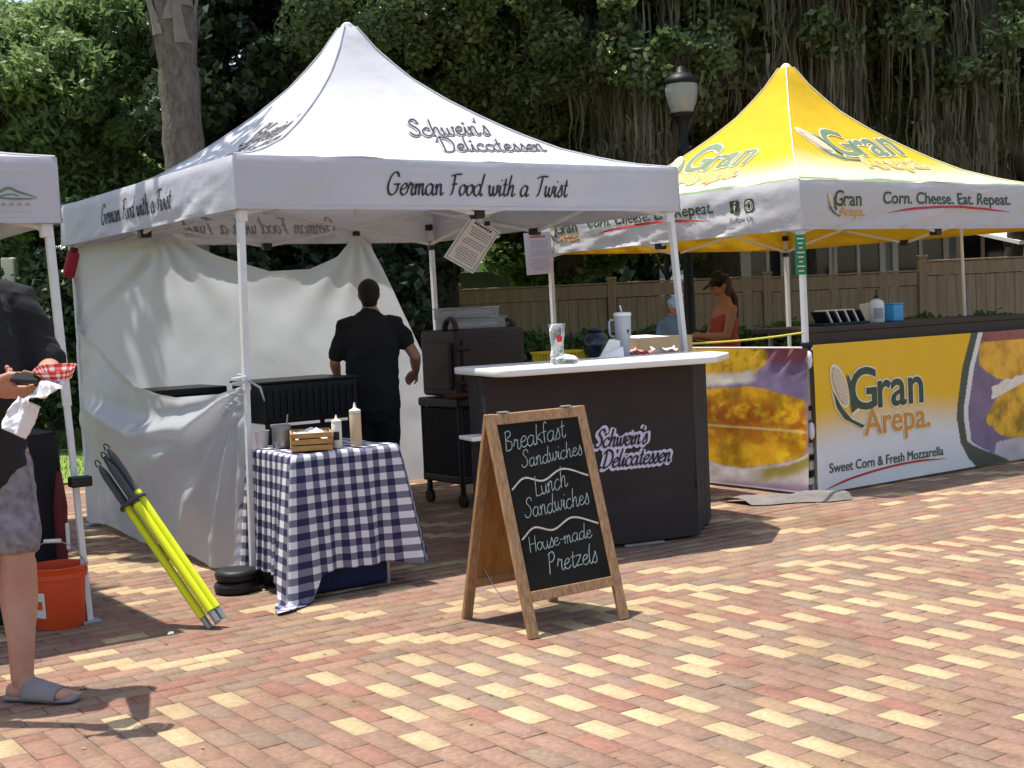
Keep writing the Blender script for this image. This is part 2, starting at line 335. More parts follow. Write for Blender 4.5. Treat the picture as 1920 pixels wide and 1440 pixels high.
def ribbon(line, w, nib=None, taper=False):
    V = []; n = len(line)
    for i in range(n):
        d = line[min(i + 1, n - 1)] - line[max(i - 1, 0)]; d = d / (np.hypot(*d) + 1e-9); ww = w
        if nib is not None: ww = w * (.4 + .6 * abs(math.sin(math.atan2(d[1], d[0]) - nib)))
        if taper: ww *= max(.12, min(1, math.sin(math.pi * (i + .3) / n) * 1.6))
        nn = np.array([-d[1], d[0]]) * ww / 2; V += [line[i] + nn, line[i] - nn]
    e0 = line[0] - (line[1] - line[0]) / (np.hypot(*(line[1] - line[0])) + 1e-9) * w * .35; V[0] = V[0] * .7 + e0 * .3; V[1] = V[1] * .7 + e0 * .3
    return V, [(2 * i, 2 * i + 1, 2 * i + 3, 2 * i + 2) for i in range(n - 1)]
def script(txt, xh, w, slant=.25, nib=.6, jit=0, wobble=0, sp=1.0):
    """handwritten line of text as flat ribbons: (2-D points, faces, width)"""
    V = []; F = []; x = 0; rnd = random.Random(txt)
    for ch in txt:
        adv, st = GL[ch]; dy = rnd.uniform(-jit, jit); k = 1 + rnd.uniform(-jit, jit)
        for s in st:
            ln = smooth_line([((px * k + x + py * slant), py * k + dy) for px, py in s]); ln = [l * xh for l in ln]
            v, f = ribbon(ln, w, nib); o = len(V); V += v; F += [tuple(o + i for i in q) for q in f]
        x += adv * sp + rnd.uniform(-wobble, wobble)
    return np.array(V), F, x * xh
def sans(txt, size, bold=0, sx=1.0):
    if bold:
        v, f, w = sans(txt, size, 0, sx); V = []; F = []
        for k in range(11):
            r = bold if k else 0; o = len(V) * 1; o = sum(len(q) for q in V); V.append(np.column_stack([v + r * np.array([math.cos(k * .628), math.sin(k * .628)]), np.full(len(v), k)])); F += [tuple(o + i for i in q) for q in f]
        return np.vstack(V), F, w
    cu_ = bpy.data.curves.new('t', 'FONT'); cu_.body = txt; cu_.size = size; cu_.offset = bold; cu_.resolution_u = 4
    o = bpy.data.objects.new('t', cu_); COL.objects.link(o); bpy.context.view_layer.update()
    me = bpy.data.meshes.new_from_object(o.evaluated_get(bpy.context.evaluated_depsgraph_get()))
    bm = bmesh.new(); bm.from_mesh(me); bmesh.ops.triangulate(bm, faces=bm.faces[:])
    for _ in range(3):
        es = [e for e in bm.edges if e.calc_length() > max(.035, size * .18)]
        if not es: break
        bmesh.ops.subdivide_edges(bm, edges=es, cuts=1); bmesh.ops.triangulate(bm, faces=bm.faces[:])
    V = np.array([(v.co.x * sx, v.co.y) for v in bm.verts]); bm.verts.index_update(); F = [tuple(v.index for v in f.verts) for f in bm.faces]; bm.free()
    bpy.data.objects.remove(o); bpy.data.curves.remove(cu_); bpy.data.meshes.remove(me)
    return V, F, (V[:, 0].max() if len(V) else 0)
def words(txt, size):
    """(word, offset along the line) for each word"""
    out = []; pre = ''; x1 = sans('x', size)[2]
    for w in txt.split(' '):
        out.append((w, sans(pre + 'x', size)[2] - x1 if pre else 0)); pre += w + ' '
    return out
def poly(pts, cuts=2):
    bm = bmesh.new(); f = bm.faces.new([bm.verts.new((p[0], p[1], 0)) for p in pts]); bmesh.ops.triangulate(bm, faces=[f])
    for _ in range(cuts):
        es = [e for e in bm.edges if e.calc_length() > .05]
        if not es: break
        bmesh.ops.subdivide_edges(bm, edges=es, cuts=1); bmesh.ops.triangulate(bm, faces=bm.faces[:])
    bm.verts.index_update(); V = np.array([(v.co.x, v.co.y) for v in bm.verts]); F = [tuple(v.index for v in f.verts) for f in bm.faces]; bm.free(); return V, F
def put(name, items, fn, material, parent):
    """flat lettering items [(V2, F, (dx, dy), rot)] wrapped on a surface by fn(x, y) -> 3-D point"""
    V = []; F = []
    for it in items:
        v2, f, d = it[:3]; r = it[3] if len(it) > 3 else 0; o = len(V); c, s = math.cos(r), math.sin(r)
        for p in v2:
            q = fn(p[0] * c - p[1] * s + d[0], p[0] * s + p[1] * c + d[1])
            if len(p) > 2: q = (q[0] - 6e-5 * p[2], q[1] - 6e-5 * p[2], q[2] + 6e-5 * p[2])   # stacked copies lie a hair apart
            V.append(q)
        F += [tuple(o + i for i in q) for q in f]
    return arr(name, np.array([tuple(v) for v in V], np.float32), F, material, parent)

# ================================================================== SETTING
# paving: real bricks, two laying directions meeting along b = 4.78
def paving():
    L, Wd, g = .2032, .1016, .0034
    V = []; C = []
    reds = np.array([(.275, .16, .115), (.295, .18, .13), (.265, .165, .12), (.31, .195, .135), (.285, .135, .10), (.25, .175, .13), (.31, .21, .13), (.235, .175, .13), (.285, .175, .125), (.27, .17, .125)])
    def put_brick(x0, x1, y0, y1, c):
        j = RNG.normal(0, .0008, 3); z = RNG.normal(0, .0006)
        V.append([(x0 + g / 2, y0 + g / 2, z), (x1 - g / 2, y0 + g / 2, z + j[0]), (x1 - g / 2, y1 - g / 2, z + j[1]), (x0 + g / 2, y1 - g / 2, z + j[2])]); C.append(c)
    def colr(yel):
        if yel: return np.array((.535, .40, .235)) * RNG.uniform(.9, 1.06)
        return (reds[RNG.integers(len(reds))] * .72 + reds.mean(0) * .28) * RNG.uniform(1.02, 1.18)
    B0 = 4.78
    # near field: long side away from the camera path (along b)
    r0, r1 = int(-4.6 / Wd), int(12.5 / Wd)
    for r in range(r0, r1):
        par = r % 2; n = int((B0 - .2) / L) + 1
        x0 = r * Wd; k = 0; y = B0 - (L / 2 if par else 0); yl = set()
        ph = (r // 2)
        for c in range(1 if par else 0, 34, 3):
            if RNG.random() < (.78 if x0 > 2.6 else .52): yl.add(c + (int(RNG.integers(-1, 2)) if RNG.random() < .07 else 0))
        if par: put_brick(x0, x0 + Wd, B0 - L / 2, B0, colr(False))
        while y > .6:
            put_brick(x0, x0 + Wd, max(y - L, .5), y, colr(k in yl)); y -= L; k += 1
    # far field: long side along the row of stalls
    j1 = int((15.5 - B0) / Wd); nb = int(22 / L)
    for j in range(j1):
        y0 = B0 + j * Wd
        for i in range(nb):
            x0 = -5 + i * L + (L / 2 if j % 2 else 0)
            key = 2 * i + (j % 2) + j; d = key % 7; run = key // 7
            seg = vnoise(np.array([j * .33 + run * 7.7]), np.array([run * 1.3]), 9)[0]
            yel = (d == int(seg * 3) % 4 and seg > .22) or (d == 4 and RNG.random() < .16)
            put_brick(x0, x0 + L, y0, y0 + Wd, colr(yel))
    V = np.array(V); C = np.array(C); n = len(V)
    top = V.reshape(-1, 3); bot = top.copy(); bot[:, 2] = -.012
    cen = np.repeat(V.mean(1), 4, 0); ring = top.copy(); top2 = cen + (top - cen) * np.array([.985, .985, 1]); top2[:, 2] = top[:, 2]; ring[:, 2] -= .002
    i = np.arange(n)[:, None] * 4; a = np.arange(4); b = (a + 1) % 4
    F = [i + a[None, :]]
    N4 = 4 * n
    F2 = np.stack([i + a, i + b, N4 + i + b, N4 + i + a], -1)[:, :, ::-1].reshape(-1, 4)
    F3 = np.stack([N4 + i + a, N4 + i + b, 2 * N4 + i + b, 2 * N4 + i + a], -1)[:, :, ::-1].reshape(-1, 4)
    Vall = np.vstack([top2, ring, bot]); Call = np.tile(np.repeat(C, 4, 0), (3, 1)); Call[N4:] *= .8
    o = arr('paving', Vall, np.vstack([F[0], F2, F3]), M['brick'], col=Call); structure(o)
    o2 = arr('paving_bed', [(-300, -60, -.0045), (300, -60, -.0045), (300, 16, -.0045), (-300, 16, -.0045)], [(0, 1, 2, 3)], M['joint']); structure(o2)
paving()
def lawn():
    n = 90; x = np.linspace(-120, 160, n); y = np.linspace(15.4, 260, n); X, Y = np.meshgrid(x, y)
    Z = -.015 + .03 * fbm(X * .3, Y * .3); Z[0] = -.02
    structure(arr('lawn', np.stack([X, Y, Z], -1).reshape(-1, 3), grid(n, n), M['lawn'], smooth=True))
    # ground left of the stalls: grass begins nearer
    n = 60; x = np.linspace(-40, 4.8, n); y = np.linspace(12.2, 15.6, 12); X, Y = np.meshgrid(x, y)
    structure(arr('lawn_verge', np.stack([X, Y, .012 + .012 * fbm(X, Y)], -1).reshape(-1, 3), grid(n, 12), M['lawn'], smooth=True))
lawn()
def grass():
    n = 26000; x = RNG.uniform(-4, 6, n); y = RNG.uniform(12.3, 23, n); h = RNG.uniform(.03, .075, n); a = RNG.uniform(0, 6.28, n)
    dx, dy = np.cos(a) * .006, np.sin(a) * .006; lx, ly = RNG.normal(0, .02, n), RNG.normal(0, .02, n); z = np.full(n, .0)
    V = np.stack([np.stack([x - dx, y - dy, z], -1), np.stack([x + dx, y + dy, z], -1), np.stack([x + lx, y + ly, h + .02], -1)], 1).reshape(-1, 3)
    tag(arr('grass', V, np.arange(3 * n).reshape(-1, 3), M['lawn']), None, None, kind='stuff')
grass()

# ------------------------------------------------------------------ trees
def leaves(cent, size, flat=.5, elong=1.7, droop=0):
    """small rhombic leaves at the given centres, random attitude"""
    n = len(cent); nrm = RNG.normal(0, 1, (n, 3)); nrm[:, 2] += flat * 2; nrm /= np.linalg.norm(nrm, axis=1)[:, None]
    t = RNG.normal(0, 1, (n, 3)); t[:, 2] -= droop; u = np.cross(nrm, t); u /= np.linalg.norm(u, axis=1)[:, None] + 1e-9; w = np.cross(nrm, u)
    s = (size * RNG.uniform(.6, 1.4, n))[:, None]
    return np.stack([cent - w * s * elong / 2, cent + u * s / 2, cent + w * s * elong / 2, cent - u * s / 2], 1).reshape(-1, 3)
def crown_points(c, rad, nclump, nleaf, spread, shell=.55, squash=.75):
    c = np.array(c, float); rad = np.array(rad, float); d = RNG.normal(0, 1, (nclump, 3)); d /= np.linalg.norm(d, axis=1)[:, None]
    r = (shell + (1 - shell) * RNG.random(nclump)) ** .6
    cl = c + d * rad * r[:, None]; k = RNG.integers(0, nclump, nleaf); sc = spread * RNG.uniform(.5, 1.3, nclump)
    p = RNG.normal(0, 1, (nleaf, 3)); p /= (np.linalg.norm(p, axis=1)[:, None] + .35); p *= RNG.random((nleaf, 1)) ** .4 * 1.35
    pts = cl[k] + p * sc[k][:, None] * np.array([1, 1, squash]); return pts, cl
def limbs(mb, base, top, r, cl, nb=9, seed=1):
    rnd = random.Random(seed); base = Vector(base); top = Vector(top); mid = (base + top) / 2 + Vector((rnd.uniform(-.2, .2), rnd.uniform(-.2, .2), 0))
    pts = [base + Vector((0, 0, -.1)), base + (mid - base) * .25, mid, top]; mb.tube(pts, [r * 1.45, r * 1.05, r * .85, r * .6], 14)
    for i in range(nb):
        e = Vector(cl[rnd.randrange(len(cl))]); s = top if i % 2 else mid + (top - mid) * rnd.random()
        k = s + (e - s) * .5 + Vector((rnd.uniform(-.3, .3), rnd.uniform(-.3, .3), rnd.uniform(.1, .5)))
        mb.tube([s, s + (k - s) * .5 + Vector((0, 0, .12)), k, e], [r * .45, r * .36, r * .25, r * .07], 8)
def tree(name, base, trunk_top, r, crowns, leafm, lsize, label, group=None, barkm='bark', flat=.5, elong=1.7, nb=10, seed=1, shell=.55, cat='tree'):
    b = Vector(base); root = thing(name, b, label, cat, group); P = []; CL = []
    for (c, rad, ncl, nl, spr) in crowns:
        p, cl = crown_points(c, rad, ncl, nl, spr, shell); P.append(p); CL.append(cl)
    P = np.vstack(P); CL = np.vstack(CL); mb = MB(); limbs(mb, base, trunk_top, r, CL, nb, seed)
    shade(mb.build('trunk', M[barkm], root), 60)
    V = leaves(P, lsize, flat, elong); arr('crown', V, np.arange(len(V)).reshape(-1, 4), M[leafm], root)
    return root
def moss_strands(starts, lens, w=.015):
    V = []; F = []
    for s, l in zip(starts, lens):
        n = RNG.integers(3, 9)
        for _ in range(n):
            o = np.array(s) + RNG.normal(0, .075, 3) * (1, 1, 1.2); ln = l * RNG.uniform(.4, 1.1); a = RNG.uniform(0, math.pi); d = np.array([math.cos(a), math.sin(a), 0]); ww = w * RNG.uniform(.5, 1.5); k = 6; sw = RNG.normal(0, .05, 2)
            b0 = len(V)
            for i in range(k + 1):
                t = i / k; q = o - np.array([0, 0, ln * t]) + np.array([sw[0] * t * t + .028 * math.sin(t * 11 + a * 3), sw[1] * t * t + .02 * math.sin(t * 7 + a), 0]); wi = ww * (1 - .85 * t) * (1 + .5 * math.sin(t * 14 + a * 5))
                V += [q - d * wi, q + d * wi]
            F += [(b0 + 2 * i, b0 + 2 * i + 1, b0 + 2 * i + 3, b0 + 2 * i + 2) for i in range(k)]
    return np.array(V), np.array(F)

G_T = 'trees behind the stalls'
# light green bamboo-like tree, far left
tree('leafy_tree', cp(-6.3, 18.5), cp(-6.2, 18.5, 4.2), .14,
     [(cp(-6.9, 17.8, 4.3), (1.9, 1.6, 1.35), 90, 60000, .36), (cp(-5.2, 18.2, 4.5), (1.3, 1.3, 1.5), 60, 38000, .34), (cp(-8.6, 18.8, 4.6), (1.6, 1.4, 1.5), 50, 26000, .4), (cp(-5.0, 18.6, 3.0), (1.1, .9, 1.0), 36, 20000, .32), (cp(-6.7, 17.9, 2.5), (1.6, .9, .9), 36, 20000, .34)],
     'bamboo', .05, 'light green sunlit leafy tree behind the small white canopy', G_T, elong=2.6, flat=.2, seed=3)
tree('leafy_tree', cp(-9.6, 21), cp(-9.6, 21, 4.2), .16, [(cp(-9.4, 21.5, 4.2), (2.4, 1.5, 1.9), 60, 26000, .5), (cp(-8.4, 21, 5.9), (1.5, 1.1, .9), 40, 15000, .4)], 'bamboo', .055, 'leafy tree at the far left edge, beyond the light green one', G_T, seed=5)
# dark shrubs under it
for (L_, D_, z_, rx, rz, lab) in ((-5.6, 15.6, 1.4, 1.1, 1.5, 'dark shrub under the light green tree beside the palm trunk'), (-7.6, 17.2, 1.3, 1.5, 1.4, 'dark shrub behind the man in the black shirt'), (-4.3, 15.4, 1.1, 1.0, 1.3, 'dark shrub at the foot of the palm trunk')):
    tree('leafy_shrub', cp(L_, D_), cp(L_, D_, z_), .06, [(cp(L_, D_, z_ + .2), (rx, .8, rz), 40, 17000, .34)], 'magnolia', .065, lab, 'dark shrubs under the left trees', flat=.3, seed=int(D_ * 7), nb=7, cat='shrub')
# palm trunk with split leaf bases
def palm():
    c = cp(-3.27, 14.0); root = thing('palm_tree', c, 'thick grey palm trunk rising behind the white canopy roof', 'palm tree', G_T); mb = MB(); pts = []; rs = []
    for i in range(26):
        z = -.1 + i * .2; pts.append(c + Vector((.012 * math.sin(z * 2) - .015 * z, .01 * math.cos(z * 3), z))); rs.append((.205 if z < 4.3 else .215) + .012 * math.sin(i * 2.3) + (.05 if i == 0 else 0))
    mb.tube(pts, rs, 26); shade(mb.build('trunk', M['palm'], root), 70)
    tp = MB(); top = pts[-1]
    tp.tube([top + Vector((0, 0, -.3)), top + Vector((0, 0, .5)), top + Vector((0, 0, 1.3)), top + Vector((0, 0, 1.9))], [.2, .22, .2, .12], 20); shade(tp.build('crown_shaft', M['palm'], root), 70)
    for k in range(44):
        a = k * 2.4; z = 4.18 + k * .048; b0 = c + Vector((-.07, 0, 0)); r = .205; m2 = MB(); d = Vector((math.cos(a), math.sin(a), 0)); t = Vector((-d.y, d.x, 0))
        lean = (.55 if k % 2 else -.55)
        for s in (0,):
            p0 = b0 + d * r * .9 + Vector((0, 0, z)); V = []
            for i in range(7):
                q = i / 6; p = p0 + d * (.012 + .05 * q * q) + t * lean * .16 * q + Vector((0, 0, .40 * q)); w = .10 * (1 - .62 * q); th = .028 * (1 - .4 * q)
                V += [p - t * w + d * .0, p + d * th * 1.2, p + t * w, p - d * th]
            F = [(4 * i + j, 4 * i + (j + 1) % 4, 4 * i + 4 + (j + 1) % 4, 4 * i + 4 + j) for i in range(6) for j in range(4)] + [(24, 25, 26, 27)]
            m2.add(V, F)
        shade(m2.build('leaf_base', M['boot'], root), 50)
    fr = MB(); hc = c + Vector((-.08, 0, 6.9)); Vl = []
    for k in range(22):
        a = k * 2.39996; el = random.Random(k).uniform(-.2, 1.1); d = Vector((math.cos(a), math.sin(a), 0)); tip = hc + d * 1.5 * math.cos(el) + Vector((0, 0, 1.2 * math.sin(el) + .4)); fr.tube([hc, (hc + tip) / 2 + Vector((0, 0, .2)), tip], [.03, .02, .012], 6)
        for j in range(34):
            b_ = (j / 33 - .5) * 3.6; s = Vector((-d.y, d.x, 0)); dd = (d * math.cos(b_ * .8) + s * math.sin(b_ * .8)).normalized(); e = tip + dd * .85 + Vector((0, 0, -.35)); n2 = dd.cross(Vector((0, 0, 1))) * .022
            Vl += [tip - n2 * .4, tip + n2 * .4, (tip + e) / 2 + n2 + Vector((0, 0, .1)), e]
    f = fr.build('frond_stalk', M['shrub'], root); arr('frond', np.array([tuple(v) for v in Vl]), np.arange(len(Vl)).reshape(-1, 4), M['shrub'], root)
palm()
# dark magnolia between palm and canopy peak, and the dark crowns seen through the white stall
tree('magnolia_tree', cp(-2.4, 18.6), cp(-2.4, 18.6, 5), .2,
     [(cp(-2.7, 17.6, 4.4), (1.7, 1.3, 2.3), 70, 42000, .46), (cp(-2.2, 18.6, 8.2), (2.6, 2.2, 2.2), 60, 14000, .6), (cp(-2.4, 17.4, 2.3), (2.0, .9, 1.0), 40, 20000, .42)],
     'magnolia', .095, 'dark glossy magnolia tree between the palm and the white canopy peak', G_T, seed=8)
tree('magnolia_tree', cp(-.9, 19.2), cp(-.9, 19.2, 5), .2,
     [(cp(-.9, 18.2, 3.45), (1.4, .9, 1.05), 50, 20000, .36), (cp(-.6, 18.8, 7.6), (2.4, 2.0, 2.4), 60, 12000, .6)], 'magnolia', .1, 'dark magnolia crown seen under the white canopy above the low grey house', G_T, seed=9)
# live oak with sunlit leaves, middle
tree('live_oak', cp(1.0, 22.4), cp(.9, 20.4, 4.3), .38,
     [(cp(-.9, 16.6, 4.9), (1.6, 1.1, .9), 60, 44000, .36), (cp(.7, 16.4, 5.0), (1.7, 1.1, .95), 64, 48000, .36), (cp(2.2, 16.6, 5.4), (1.6, 1.1, .8), 54, 36000, .34), (cp(-.1, 17.2, 3.6), (1.5, .9, .7), 40, 22000, .34), (cp(1.0, 19.5, 7.3), (3.0, 1.4, .8), 40, 6000, .5)],
     'oakleaf', .046, 'live oak with small sunlit leaves right of the white canopy peak', G_T, seed=12, nb=14)
# big mossy oaks on the right
def mossy(base, tops, crowns, label, seed, strands, limb=None):
    r = tree('live_oak', base, tops, .45, crowns, 'oakleaf', .055, label, G_T, seed=seed, nb=14)
    if limb:
        for pts, rad in limb:
            mb = MB(); mb.tube(pts, rad, 12); shade(mb.build('limb', M['bark'], r), 60)
    st = []; ln = []
    for (L0, L1, D0, D1, z0, z1, n, l0, l1) in strands:
        for _ in range(n):
            q = RNG.uniform(L0, L1), RNG.uniform(D0, D1); z_ = RNG.uniform(z0, z1); l0_ = RNG.uniform(l0, l1); l0_ = min(l0_, max(.25, z_ - 2.5)); tt = q[0] / q[1]
            if (abs(tt - .292) < .024 or abs(tt - .145) < .02 or vnoise(np.array([tt * 42.]), np.array([z_ * .6]), 6)[0] < .42) and RNG.random() < .85: continue
            st.append(tuple(cp(q[0], q[1], z_))); ln.append(l0_) #, RNG.uniform(D0, D1), RNG.uniform(z0, z1)))); ln.append(RNG.uniform(l0, l1))
    V, F = moss_strands(st, ln); arr('spanish_moss', V, F, M['moss'], r)
    return r
mossy(cp(3.6, 22.6), cp(3.5, 21.0, 4.6),
      [(cp(3.6, 17.2, 6.6), (2.6, 2.0, 1.0), 70, 26000, .5), (cp(5.5, 18.0, 7.0), (2.6, 2.0, 1.1), 60, 22000, .5), (cp(1.4, 17.6, 5.9), (1.0, .8, .5), 20, 6000, .35), (cp(3.0, 18.6, 4.2), (2.0, .8, 1.3), 46, 16000, .4), (cp(2.2, 15.9, 4.6), (1.3, .7, 1.0), 40, 12000, .3), (cp(3.9, 15.9, 5.0), (1.2, .7, .9), 34, 9000, .3)],
      'live oak hung with grey moss behind the street lamp', 21,
      [(.3, 1.6, 15.8, 17, 4.0, 5.0, 110, .4, 1.3), (1.4, 3.3, 15.2, 17, 4.0, 6.0, 330, .5, 1.9), (2.4, 4.6, 15.6, 17.6, 4.2, 6.2, 380, .6, 2.2), (1.2, 2.8, 15.6, 17, 2.9, 3.7, 60, .3, .8)],
      [([cp(1.55, 16.2, 2.7), cp(1.95, 16.0, 3.2), cp(2.3, 15.9, 3.75), cp(2.75, 15.9, 4.05), cp(3.3, 16.0, 4.35), cp(4.1, 16.4, 5.2)], [.13, .13, .125, .11, .09, .06]),
       ([cp(1.55, 16.2, 2.7), cp(1.75, 17.6, 2.55), cp(2.6, 20.0, 2.7), cp(3.45, 22.3, 3.2)], [.13, .15, .18, .22]),
       ([cp(2.75, 15.9, 4.05), cp(3.0, 15.6, 3.8), cp(3.2, 15.5, 4.1), cp(3.45, 15.5, 4.7)], [.06, .05, .04, .025])])
mossy(cp(8.6, 22.8), cp(8.2, 21.0, 4.7),
      [(cp(5.6, 17.4, 6.4), (2.2, 1.8, 1.0), 60, 20000, .5), (cp(8.4, 17.8, 6.8), (2.6, 2.0, 1.2), 60, 18000, .55), (cp(6.6, 19.2, 4.6), (2.4, .8, 1.4), 46, 18000, .45), (cp(5.9, 16.0, 4.6), (1.4, .7, 1.1), 40, 10000, .3), (cp(7.0, 16.2, 4.2), (1.0, .7, 1.2), 30, 8000, .3)],
      'live oak with long curtains of grey moss behind the yellow canopy', 22,
      [(3.6, 6.0, 15.4, 17.4, 4.2, 6.2, 480, .6, 2.2), (5.4, 8.2, 15.6, 17.6, 3.8, 6.4, 480, .6, 2.2), (4.5, 8.0, 15.6, 17, 3.0, 4.4, 240, .5, 1.4)])
tree('leafy_tree', cp(5.1, 22.5), cp(5.1, 22.5, 4.4), .16, [(cp(5.15, 17.6, 4.6), (.5, .5, .75), 14, 6000, .3), (cp(2.62, 18.0, 4.1), (.4, .4, 1.2), 14, 5000, .26), (cp(5.0, 21.5, 5.6), (1.5, .8, 1.2), 26, 6000, .4)], 'brightleaf', .06, 'yellow green sunlit tree glimpsed between the moss curtains', G_T, seed=31)
# understory along the fence
for (L_, D_, z_, rx, rz, n, lab) in ((.9, 21.6, 2.5, 1.5, .7, 9000, 'leafy shrub over the fence behind the hanging price sheets'), (2.6, 21.6, 2.6, 1.4, .7, 8000, 'dark shrub over the fence left of the lamp post'), (-1.75, 16.6, 1.2, .7, .9, 9000, 'dark shrub with a few white blooms before the fence beside the white back sheet')):
    r_ = tree('leafy_shrub', cp(L_, D_), cp(L_, D_, z_ - .3), .06, [(cp(L_, D_, z_), (rx, .7, rz), 30, n, .34)], 'shrub' if L_ > 0 else 'magnolia', .09, lab, 'shrubs along the fence', seed=int(40 + L_ * 3), nb=6, cat='shrub')
    if L_ < 0:
        for bl, bz, br in ((-1.26, 1.76, .055), (-1.15, 1.98, .04), (-1.6, 2.05, .035), (-1.45, 1.5, .035)):  # small white specks set at the edge of the shrub
            q = MB(); c = cp(bl, 16.15, bz)
            for k in range(9): a = k * 2.4; d = Vector((math.cos(a), math.sin(a), .5 + .1 * (k % 3))) * br; t = Vector((-d.y, d.x, 0)) * .5; q.add([c, c + d * .6 + t, c + d * 1.1, c + d * .6 - t], [(0, 1, 2, 3)])
            q.build('white_speck', M['paper'], r_)
# overhanging tree whose high branches dapple the back of the white canopy
tree('shade_tree', (-4.2, 12.6, 0), (-3.6, 12.2, 4.6), .26,
     [((2.6, 9.35, 6.1), (.75, .75, .35), 16, 1500, .3), ((2.0, 10.4, 6.2), (.9, .8, .4), 18, 2600, .34), ((1.2, 9.2, 6.3), (.9, .9, .35), 14, 1400, .3), ((-1.6, 11.5, 6.4), (1.9, 1.6, .7), 40, 9000, .5), ((-4, 12.5, 6.6), (1.8, 1.8, 1.2), 40, 9000, .5)],
     'oakleaf', .085, 'tall tree overhanging the back of the stalls from beyond the left edge', G_T, seed=51, nb=16)
# dense far wood that closes the gaps
def far_wood():
    P = []
    for (L0, L1, D, z0, z1, n) in ((-18, -6.5, 28, 0, 7.6, 26000), (-6.5, 14, 30.5, 0, 11, 110000), (10.5, 18, 23, 0, 9, 20000), (-22, 20, 34, 0, 9, 30000), (-14.5, -8.6, 25, 0, 7.4, 16000)):
        L_ = RNG.uniform(L0, L1, n); D_ = D + RNG.normal(0, 1.0, n); z = RNG.uniform(z0, z1, n) * (.8 + .2 * np.sin(L_ * 1.3))
        P.append(np.stack([.56817 * D_ + .82291 * L_, .82291 * D_ - .56817 * L_, z], -1))
    V = leaves(np.vstack(P), .2, .3, 1.5); o = arr('far_wood', V, np.arange(len(V)).reshape(-1, 4), M['farleaf']); o['kind'] = 'stuff'
far_wood()

# ------------------------------------------------------------------ fence, hedge, houses
def fence():
    D = 20.6; root = thing('board_fence', cp(2.5, D), 'tan wooden board fence running behind both food stalls', 'fence')
    x = -3.2; k = 0; ph = 2.4
    while x < 9.6:
        h = 1.69 + .03 * math.sin(k * 1.7) + (.1 if x > 4.5 else 0) + (.0 if x < 1 else .04); mb = MB(); nbd = 15
        for i in range(nbd):
            xx = x + .08 + (i + .5) * (ph - .16) / nbd; p = cp(xx, D, (h - .22) / 2); mb.box(p, ((ph - .16) / nbd - .006, .022 + .006 * (i % 2), h - .22), YAW)
        pn = mb.build('board_panel', M['fence'], root)
        MB().box(cp(x + ph / 2, D - .012, h - .11), (ph - .1, .05, .2), YAW, bev=.006).build('top_band', M['fence'], root)
        MB().box(cp(x + ph / 2, D - .02, h + .012), (ph - .1, .09, .026), YAW, bev=.005).build('cap_rail', M['fence'], root)
        p = MB().box(cp(x, D, (h + .06) / 2), (.13, .13, h + .06), YAW, bev=.008).build('post', M['fence'], root)
        MB().box(cp(x, D, h + .085), (.16, .16, .045), YAW, bev=.012).build('post_cap', M['fence'], p)
        x += ph; k += 1
fence()
def hedge(L0, L1, D, h, lab, leaf, n):
    L_ = RNG.uniform(L0, L1, n); t = RNG.random(n); D_ = D + RNG.normal(0, .22, n); z = h * t ** .6 + .05 * np.sin(L_ * 7) + RNG.normal(0, .035, n)
    root = thing('hedge', cp((L0 + L1) / 2, D), lab, 'hedge', 'clipped hedges before the fence')
    V = leaves(np.stack([.56817 * D_ + .82291 * L_, .82291 * D_ - .56817 * L_, z], -1), .06, .6, 1.6); arr('foliage', V, np.arange(len(V)).reshape(-1, 4), M[leaf], root)
hedge(-2.9, .05, 17.6, 1.17, 'sunlit hedge behind the brown food carrier', 'shrub', 13000)
hedge(.1, 8.5, 18.0, 1.0, 'long dark hedge running behind the yellow stall', 'shrub', 30000)

def house_right():
    D = 23.6; root = thing('house', cp(7, D), 'blue grey house with white trimmed windows beyond the fence', 'house')
    MB().box(cp(7.65, D + 2, 1.45), (9.0, 4, 2.9), YAW).build('wall', M['siding'], root)
    mb = MB()
    for i in range(13): mb.box(cp(7.65, D - .012, .2 + i * .21), (9.0, .02, .016), YAW)
    mb.build('clapboard_edge', M['siding'], root)
    V = [cp(2.9, D - .6, 2.92), cp(12.4, D - .6, 2.92), cp(12.4, D + 4.6, 2.92), cp(2.9, D + 4.6, 2.92), cp(2.9, D + 2, 3.55), cp(12.4, D + 2, 3.55)]
    rf = arr('roof', [tuple(v) for v in V], [(0, 1, 5, 4), (2, 3, 4, 5), (1, 2, 5), (3, 0, 4), (3, 2, 1, 0)], M['roofing'], root)
    MB().box(cp(7.65, D - .62, 2.84), (9.5, .05, .2), YAW, bev=.01).build('fascia', M['trim'], root)
    for x, w in ((3.75, .75), (4.6, .6), (5.3, .75), (6.2, .75), (7.3, .8), (8.4, .75)):
        wf = MB()
        for (dx, dz, sx, sz) in ((0, .62, w + .2, .1), (0, -.62, w + .2, .1), (-w / 2 - .05, 0, .1, 1.14), (w / 2 + .05, 0, .1, 1.14), (0, 0, .06, 1.14)): wf.box(cp(x + dx, D - .05, 1.85 + dz), (sx, .07, sz), YAW, bev=.006)
        f = wf.build('window', M['trim'], root); MB().box(cp(x, D - .022, 1.85), (w, .03, 1.14), YAW).build('pane', M['pane'], f)
house_right()
